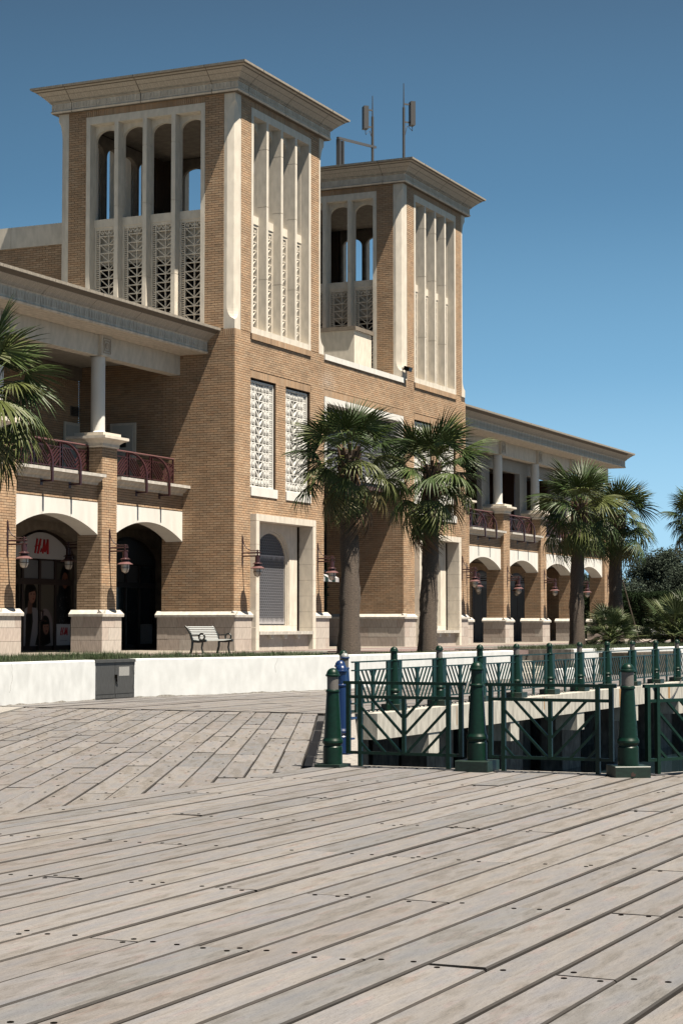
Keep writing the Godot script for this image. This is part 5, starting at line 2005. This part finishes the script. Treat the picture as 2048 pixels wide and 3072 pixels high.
func bench(label: String, at: Vector3) -> Node3D:
	var t := thing("park_bench", label, "bench", at, 0, "iron park benches")
	t.scale = Vector3.ONE * 0.84
	for k in 6:
		var g := Geo.new()
		var z := -0.16 + k * 0.082
		g.box(-0.92, 0.92, 0.425 + 0.012 * absf(k - 2.0), 0.445 + 0.012 * absf(k - 2.0), z - 0.033, z + 0.033)
		part("seat_slat", g, M.bench_slat_sunlit, t)
	for k in 8:
		var s := k / 7.0
		var g := Geo.new()
		g.box(-0.92, 0.92, -0.016, 0.016, -0.011, 0.011, Transform3D(Basis(Vector3.RIGHT, -0.32 - 0.3 * s * s), Vector3(0, 0.49 + 0.40 * s, -0.21 - 0.10 * s - 0.10 * s * s)))
		part("back_slat", g, M.bench_slat_sunlit, t)
	for s: float in [-1.0, 1.0]:
		var x := s * 0.93
		var g := Geo.new()
		var back := [Vector3(x, 0.0, -0.26), Vector3(x, 0.22, -0.20), Vector3(x, 0.42, -0.19), Vector3(x, 0.66, -0.27), Vector3(x, 0.86, -0.40), Vector3(x, 0.91, -0.47)]
		g.tube(back, [0.045, 0.04, 0.045, 0.042, 0.042, 0.04], 8)
		var seat := [Vector3(x, 0.42, -0.19), Vector3(x, 0.405, 0.05), Vector3(x, 0.43, 0.24), Vector3(x, 0.44, 0.33)]
		g.tube(seat, [0.042, 0.04, 0.044, 0.046], 8)
		g.tube([Vector3(x, 0.41, 0.20), Vector3(x, 0.2, 0.16), Vector3(x, 0.0, 0.22)], [0.035, 0.03, 0.035], 8)
		part("side_frame", g, M.bench, t)
		g = Geo.new()
		var pts := []; var rad := []
		for k in 15:
			var a := TAU * k / 14
			pts.append(Vector3(x, 0.56 + 0.105 * sin(a), 0.16 + 0.105 * cos(a))); rad.append(0.032)
		g.tube(pts, rad, 7, false)
		g.tube([Vector3(x, 0.62, 0.07), Vector3(x, 0.62, -0.22)], [0.022, 0.022], 7)
		part("arm_ring", g, M.bench, t)
	return t


func build_antennas() -> void:
	var y := 19.34
	var mast := func(label: String, at: Vector3, h: float, pa: float, pb: float, side: Vector3) -> void:
		var t := thing("antenna_mast", label, "antenna", at, 0, "antennas on the second tower roof")
		var g := Geo.new()
		g.tube([Vector3.ZERO, Vector3(0, h * 0.79, 0)], [0.065, 0.058], 8)
		part("mast", g, M.steel, t)
		g = Geo.new()
		g.tube([Vector3(0, h * 0.79, 0), Vector3(0, h, 0)], [0.03, 0.018], 6)
		part("lightning_rod", g, M.steel, t)
		g = Geo.new()
		var c := Vector3(0, (pa + pb) / 2, 0) + side
		g.box(-0.16, 0.16, -(pb - pa) / 2, (pb - pa) / 2, -0.10, 0.10, Transform3D(Basis(Vector3.UP, 0.7), c))
		part("antenna_panel", g, M.antenna, t)
		g = Geo.new()
		for q: float in [pa + 0.12, pb - 0.12]: g.bar(Vector3(0, q, 0), Vector3(side.x, q, side.z), 0.04, 0.06, Vector3.UP)
		part("clamp", g, M.steel_dark, t)
		g = Geo.new()
		g.tube([c + Vector3(0, -(pb - pa) / 2, 0), c + Vector3(0.03, -(pb - pa) / 2 - 0.22, 0), c * 0.4 + Vector3(0, pa * 0.6 - 0.22, 0) , Vector3(0.06, pa - 0.5, 0)], [0.018, 0.018, 0.018, 0.018], 5)
		part("cable", g, M.steel_dark, t)
	mast.call("tall antenna mast with pale panel on its right, on second tower roof", Vector3(19.35, y, -2.3), 4.85, 3.1, 4.1, Vector3(0.28, 0, 0.26))
	mast.call("shorter antenna mast with grey panel on its left, on second tower roof", Vector3(18.4, y, -3.3), 4.2, 2.75, 3.7, Vector3(-0.28, 0, -0.2))
	var t := thing("roof_gantry", "steel post with a level bar reaching to the shorter antenna mast", "gantry", Vector3(15.2, y, -3.3))
	var g := Geo.new()
	g.box(-0.22, -0.10, 0, 1.58, -0.08, 0.08)
	g.box(0.10, 0.22, 0, 1.58, -0.08, 0.08)
	part("post", g, M.antenna, t)
	g = Geo.new()
	g.bar(Vector3(-0.25, 1.62, 0), Vector3(3.5, 2.10, 0.0), 0.10, 0.09, Vector3.UP)
	part("bar", g, M.steel_dark, t)
	t = thing("antenna_pipe", "pair of short pale pipes beside the tall antenna mast", "antenna", Vector3(19.7, y, -2.0))
	for q: Array in [[0.0, 1.45], [0.28, 1.5]]:
		g = Geo.new()
		g.tube([Vector3(q[0], 0, -q[0]), Vector3(q[0], q[1], -q[0])], [0.07, 0.07], 8)
		part("pipe", g, M.antenna, t)
	t = thing("antenna_pipe", "slim grey antenna in the gap between the two tower roofs", "antenna", Vector3(13.8, y, -4.4))
	g = Geo.new()
	g.tube([Vector3(0, 0, 0), Vector3(0, 1.9, 0)], [0.05, 0.05], 8)
	part("pipe", g, M.antenna, t)
	g = Geo.new()
	g.box(0.06, 0.24, 0.6, 1.2, -0.08, 0.08)
	part("radio_box", g, M.antenna, t)


# ---------------------------------------------------------------- plants
# A fan leaf on its stalk: out along +x, face up; the segments are folded and droop at their tips.
func fan_leaf(stalk: float, blade: float, droop: float, spread: float, n: int, seed_: int, ragged: float) -> ArrayMesh:
	var r := RandomNumberGenerator.new(); r.seed = seed_
	var g := Geo.new()
	g.tinted = true
	g.tint = Color(1.25, 1.1, 0.7)
	var end := Vector3(stalk, -0.06 * stalk, 0)
	g.tube([Vector3.ZERO, Vector3(stalk * 0.5, 0.02 * stalk, 0), end], [0.022, 0.016, 0.011], 4)
	var step := 2 * spread / (n - 1)
	for i in n:
		var th := -spread + step * i + (r.randf() - 0.5) * step * 0.35
		var l := blade * (0.70 + 0.30 * cos(th * 0.62)) * (1.0 - ragged * r.randf() * 0.35)
		var d := droop * (0.7 + 0.7 * r.randf())
		var side := Vector3(-sin(th), 0, cos(th))
		var twist := (r.randf() - 0.5) * 0.7
		var at := []
		var q := [0.03 / l, 0.30, 0.55, 0.80, 1.0]
		for k in 5:
			var rr: float = l * q[k]
			var fall := -d * l * pow(q[k], 2.6) - 0.16 * absf(sin(th)) * rr
			# the tip turns down steeply once it droops
			var p: Vector3 = end + Vector3(cos(th), 0, sin(th)) * rr * (1.0 - 0.22 * d * q[k] * q[k]) + Vector3.UP * (fall - 0.10 * rr)
			at.append(p)
		var wid := [0.012, 1.02 * l * 0.30 * step, 0.92 * l * 0.46 * step, 0.55 * l * 0.40 * step, 0.0]
		var v := 0.85 + 0.3 * r.randf()
		var dry := clampf(r.randf() * 1.4 - 0.3 + droop * 0.35, 0.0, 1.0)
		var shade := [Color(1.15 * v, 1.1 * v, 0.9 * v), Color(0.95 * v, v, v), Color(v, v, v), Color((1.15 + 0.5 * dry) * v, (1.1 + 0.3 * dry) * v, v), Color((1.4 + 1.1 * dry) * v, (1.25 + 0.6 * dry) * v, (1.0 + 0.3 * dry) * v)]
		for k in 4:
			var up := Vector3.UP * 0.32
			var s0: Vector3 = (side + Vector3.UP * twist * q[k]).normalized() * wid[k] * 0.5
			var s1: Vector3 = (side + Vector3.UP * twist * q[k + 1]).normalized() * wid[k + 1] * 0.5
			g.tint = shade[k]; g.far = shade[k + 1]
			var u0: Vector3 = up * wid[k] * (0.5 if i % 2 else -0.5); var u1: Vector3 = up * wid[k + 1] * (0.5 if i % 2 else -0.5)
			g.quad(at[k] - s0 - u0, at[k] + u0, at[k + 1] + u1, at[k + 1] - s1 - u1)
			if k < 3: g.quad(at[k] + u0, at[k] + s0 - u0, at[k + 1] + s1 - u1, at[k + 1] + u1)
			else: g.tri(at[k] + u0, at[k] + s0 - u0, at[k + 1])
	return g.mesh()


func build_plants() -> void:
	var young := [fan_leaf(0.68, 1.08, 0.16, 1.85, 30, 1, 0.3), fan_leaf(0.85, 1.08, 0.26, 2.0, 32, 2, 0.5), fan_leaf(0.78, 1.05, 0.42, 2.1, 32, 3, 0.6)]
	var old := [fan_leaf(1.0, 1.10, 0.34, 1.6, 30, 4, 0.6), fan_leaf(1.05, 1.05, 0.55, 1.35, 28, 5, 0.9)]
	var small := [fan_leaf(0.62, 0.62, 0.10, 1.55, 24, 6, 0.5), fan_leaf(0.5, 0.58, 0.18, 1.7, 24, 7, 0.8), fan_leaf(0.72, 0.6, 0.06, 1.4, 22, 8, 0.6)]
	var spots := [
		["tall fan palm with its thick bulging trunk left of the entrance, largest crown", Vector3(-7.5, 0.84, 7.35), 5.4, 0.265, 0.92, 11],
		["tall fan palm with a dead brown leaf hanging on its left side", Vector3(-2.45, 0.84, 7.55), 5.35, 0.25, 0.96, 22],
		["fan palm before the right wing, left of the closest pair there", Vector3(11.3, 0.84, 7.6), 5.1, 0.25, 0.97, 33],
		["fan palm at the far end of right wing, right of its partner", Vector3(16.0, 0.84, 7.6), 4.95, 0.265, 0.98, 44],
		["fan palm cut off by the right picture edge", Vector3(28.2, 0.84, 7.6), 5.6, 0.26, 0.84, 55],
		["fan palm at the left picture edge, only its leaves in view", Vector3(-19.9, 0.84, 4.5), 5.9, 0.26, 1.02, 66]]
	for s: Array in spots: palm(s[0], s[1], s[2], s[3], s[4], s[5], young, old)
	shrub("low bushy fan palm spilling over the wall between two palm trunks", Vector3(12.2, 0.84, 8.5), 1.05, 30, 5, small)
	shrub("large low fan palm at the right picture edge before the hedge", Vector3(18.3, 0.84, 9.2), 1.35, 34, 6, small)
	hedge()
	trees()


func palm(label: String, at: Vector3, h: float, rad: float, size: float, seed_: int, young: Array, old: Array) -> void:
	var t := thing("fan_palm", label, "palm tree", at, 0, "fan palms along the promenade")
	var r := RandomNumberGenerator.new(); r.seed = seed_
	var g := Geo.new()
	var pts := []; var rr := []
	var lean := Vector3((r.randf() - 0.5) * 0.35, 0, (r.randf() - 0.5) * 0.3)
	var n := 64
	for i in n:
		var s := float(i) / (n - 1)
		pts.append(lean * (s * s) + Vector3(sin(s * 7.0 + seed_) * 0.025, h * s - 0.05, cos(s * 6.0 + seed_) * 0.02))
		var w := rad * (1.0 + 0.34 * exp(-s * 14.0)) * (1.0 - 0.16 * s)
		w *= 1.0 + 0.10 * exp(-pow((s - 0.30) / 0.05, 2)) - 0.05 * exp(-pow((s - 0.42) / 0.06, 2)) + 0.06 * exp(-pow((s - 0.52) / 0.05, 2))
		rr.append(w * (1.0 + (r.randf() - 0.5) * 0.055 + (0.03 if i % 3 == 0 else 0.0)))
	g.tube(pts, rr, 20)
	part("trunk", g, M.trunk, t)
	var top: Vector3 = pts[n - 1]
	# old leaf bases round the top of the trunk
	g = Geo.new()
	for i in 46:
		var a := i * 2.39996; var y := -0.85 + 0.95 * i / 46.0
		var e := Vector3(cos(a), 0, sin(a))
		g.bar(top + e * rad * 0.80 + Vector3.UP * (y - 0.16), top + e * (rad * 0.98 + 0.06) + Vector3.UP * (y + 0.14), 0.085, 0.03, e)
	part("leaf_bases", g, M.boots, t)
	var crown := top + Vector3(0, 0.10, 0)
	var count := 35 + r.randi() % 7
	for i in count:
		var s := (i + 0.5) / count
		var el := deg_to_rad(84.0 - 150.0 * pow(s, 0.95) + (r.randf() - 0.5) * 26.0)
		var a := i * 2.39996 + (r.randf() - 0.5) * 0.5
		var k := size * (0.80 + 0.34 * r.randf())
		var lowest := s > 0.72
		var m: Mesh = old[r.randi() % 2] if lowest else young[clampi(int(s * 3.6 + r.randf() * 0.8), 0, 2)]
		var b := Basis(Vector3.UP, a) * Basis(Vector3.BACK, el) * Basis(Vector3.RIGHT, (r.randf() - 0.5) * 0.9)
		var mt: Material = M.frond[r.randi() % 3]
		if s > 0.86 and r.randf() < 0.5: mt = M.frond_old
		var e := Vector3(cos(a), 0, -sin(a))
		part("frond", m, mt, t, Transform3D(b.scaled(Vector3.ONE * k), crown + e * rad * 0.6 - Vector3.UP * 0.5 * s))
	if seed_ == 22:
		for q: Array in [[2.2, -1.25], [1.4, -1.35], [2.9, -1.2]]:
			part("dead_frond", old[1], M.frond_dead, t, Transform3D(Basis(Vector3.UP, q[0]) * Basis(Vector3.BACK, q[1]), crown + Vector3(cos(q[0]) * 0.25, -0.75, -sin(q[0]) * 0.25)))
	if seed_ == 11:
		part("dead_frond", old[1], M.frond_dead, t, Transform3D(Basis(Vector3.UP, -1.9) * Basis(Vector3.BACK, -1.15), crown + Vector3(-0.1, -0.6, 0.2)))
		part("dead_frond", old[0], M.frond_dead, t, Transform3D(Basis(Vector3.UP, -1.0) * Basis(Vector3.BACK, -1.3), crown + Vector3(0.2, -0.6, 0.2)))


func shrub(label: String, at: Vector3, size: float, count: int, seed_: int, small: Array) -> void:
	var t := thing("fan_palm_shrub", label, "shrub", at, 0, "low fan palm shrubs")
	var r := RandomNumberGenerator.new(); r.seed = seed_
	for i in 4:
		var g := Geo.new()
		var o := Vector3((r.randf() - 0.5) * 0.7, 0, (r.randf() - 0.5) * 0.5) * size
		g.tube([o - Vector3.UP * 0.05, o + Vector3(0, 0.35 * size, 0)], [0.10, 0.09], 8)
		part("stem", g, M.boots, t)
		for k in count / 2:
			var s := (k + 0.5) / (count / 2.0)
			var el := deg_to_rad(80.0 - 105.0 * s + (r.randf() - 0.5) * 22.0)
			var a := k * 2.39996 + i * 1.3
			var b := Basis(Vector3.UP, a) * Basis(Vector3.BACK, el) * Basis(Vector3.RIGHT, (r.randf() - 0.5) * 1.0)
			part("frond", small[r.randi() % 3], M.fan if r.randf() < 0.55 else M.fan_dark, t, Transform3D(b.scaled(Vector3.ONE * size * (0.85 + 0.3 * r.randf())), o + Vector3(0, (0.38 - 0.15 * s) * size, 0)))


func leaf_clump(s: float, n: int, seed_: int) -> ArrayMesh:
	var r := RandomNumberGenerator.new(); r.seed = seed_
	var g := Geo.new()
	for i in n:
		var d := Vector3(r.randfn(), r.randfn(), r.randfn()).normalized()
		var o := Vector3(r.randfn(), r.randfn(), r.randfn()) * s * 0.7
		var w := d.cross(Vector3(r.randfn(), r.randfn(), r.randfn())).normalized() * s * 0.26
		g.tri(o - w, o + w, o + d * s)
		g.tri(o - w, o - d * s * 0.5, o + w)
	return g.mesh()


func hedge() -> void:
	var t := thing("hedge", "tall clipped dark hedge beyond the far end of the building", "hedge")
	var g := Geo.new()
	g.box(58.6, 61.0, 0.6, 3.3, -9.0, 8.0)
	part("dark_core", g, M.void, t)  # plain dark box that fills the hedge behind its leaves
	var at := []; var tone := []
	for i in 22000:
		var p := Vector3(58.5 + 0.25 * R.randfn(), R.randf_range(0.7, 3.55), R.randf_range(-9.2, 8.2))
		if R.randf() < 0.35: p = Vector3(R.randf_range(58.3, 61.0), 3.42 + 0.10 * R.randfn(), p.z)
		at.append(Transform3D(Basis.from_euler(Vector3(R.randf() * 6, R.randf() * 6, R.randf() * 6)).scaled(Vector3.ONE * (0.7 + 0.6 * R.randf())), p))
		var k := 0.6 + 0.6 * R.randf()
		tone.append(Color(0.013 * k, 0.023 * k, 0.010 * k))
	many("foliage", leaf_clump(0.07, 10, 3), M.leaf, at, tone, t)


func trees() -> void:
	var r := RandomNumberGenerator.new(); r.seed = 9
	var clump := leaf_clump(0.10, 13, 8)
	var kinds := [
		["olive green feathery tree beyond the hedge, nearest the building", Vector3(74, 0.7, -10.6), 4.9, 2.0],
		["grey green feathery tree with the tallest crown beyond the hedge", Vector3(79, 0.7, -7.4), 6.9, 2.6],
		["dull green spreading tree beyond the hedge at right picture edge", Vector3(76, 0.7, -4.2), 6.0, 2.5],
		["tree beyond the hedge outside the right picture edge", Vector3(82, 0.7, 0.2), 6.8, 3.0],
		["low dark bushy tree between hedge and feathery trees", Vector3(68, 0.7, -7.0), 4.3, 1.9]]
	for q: Array in kinds:
		var t := thing("garden_tree", q[0], "tree", q[1], 0, "trees beyond the hedge")
		var h: float = q[2] - 0.7; var w: float = q[3]
		var g := Geo.new()
		g.tube([Vector3.ZERO, Vector3(0.1, h * 0.3, 0.1), Vector3(-0.1, h * 0.6, 0.0)], [0.2, 0.15, 0.08], 8)
		for i in 6:
			var a := i * 1.05 + r.randf()
			g.tube([Vector3(0.1, h * 0.3, 0.1), Vector3(cos(a) * w * 0.35, h * 0.55, sin(a) * w * 0.35), Vector3(cos(a) * w * 0.7, h * 0.75, sin(a) * w * 0.7)], [0.08, 0.05, 0.02], 5)
		part("trunk", g, M.bark, t)
		var at := []; var tone := []
		for c in 46:
			var e := Vector3(r.randfn(), r.randfn(), r.randfn()).normalized() * pow(r.randf(), 0.4)
			var o := Vector3(0, h * 0.58, 0) + Vector3(e.x * w, e.y * h * 0.40, e.z * w)
			var ck := 0.65 + 0.7 * r.randf()
			for i in 90:
				var p := o + Vector3(r.randfn() * 0.42, r.randfn() * 0.34, r.randfn() * 0.42)
				at.append(Transform3D(Basis.from_euler(Vector3(r.randf() * 6, r.randf() * 6, r.randf() * 6)).scaled(Vector3.ONE * (0.7 + 0.7 * r.randf())), p))
				var k := ck * (0.8 + 0.4 * r.randf())
				tone.append(Color(0.040 * k, 0.052 * k, 0.039 * k))  # grey green leaf tone, lightened to carry distance haze
		many("crown", clump, M.leaf, at, tone, t)
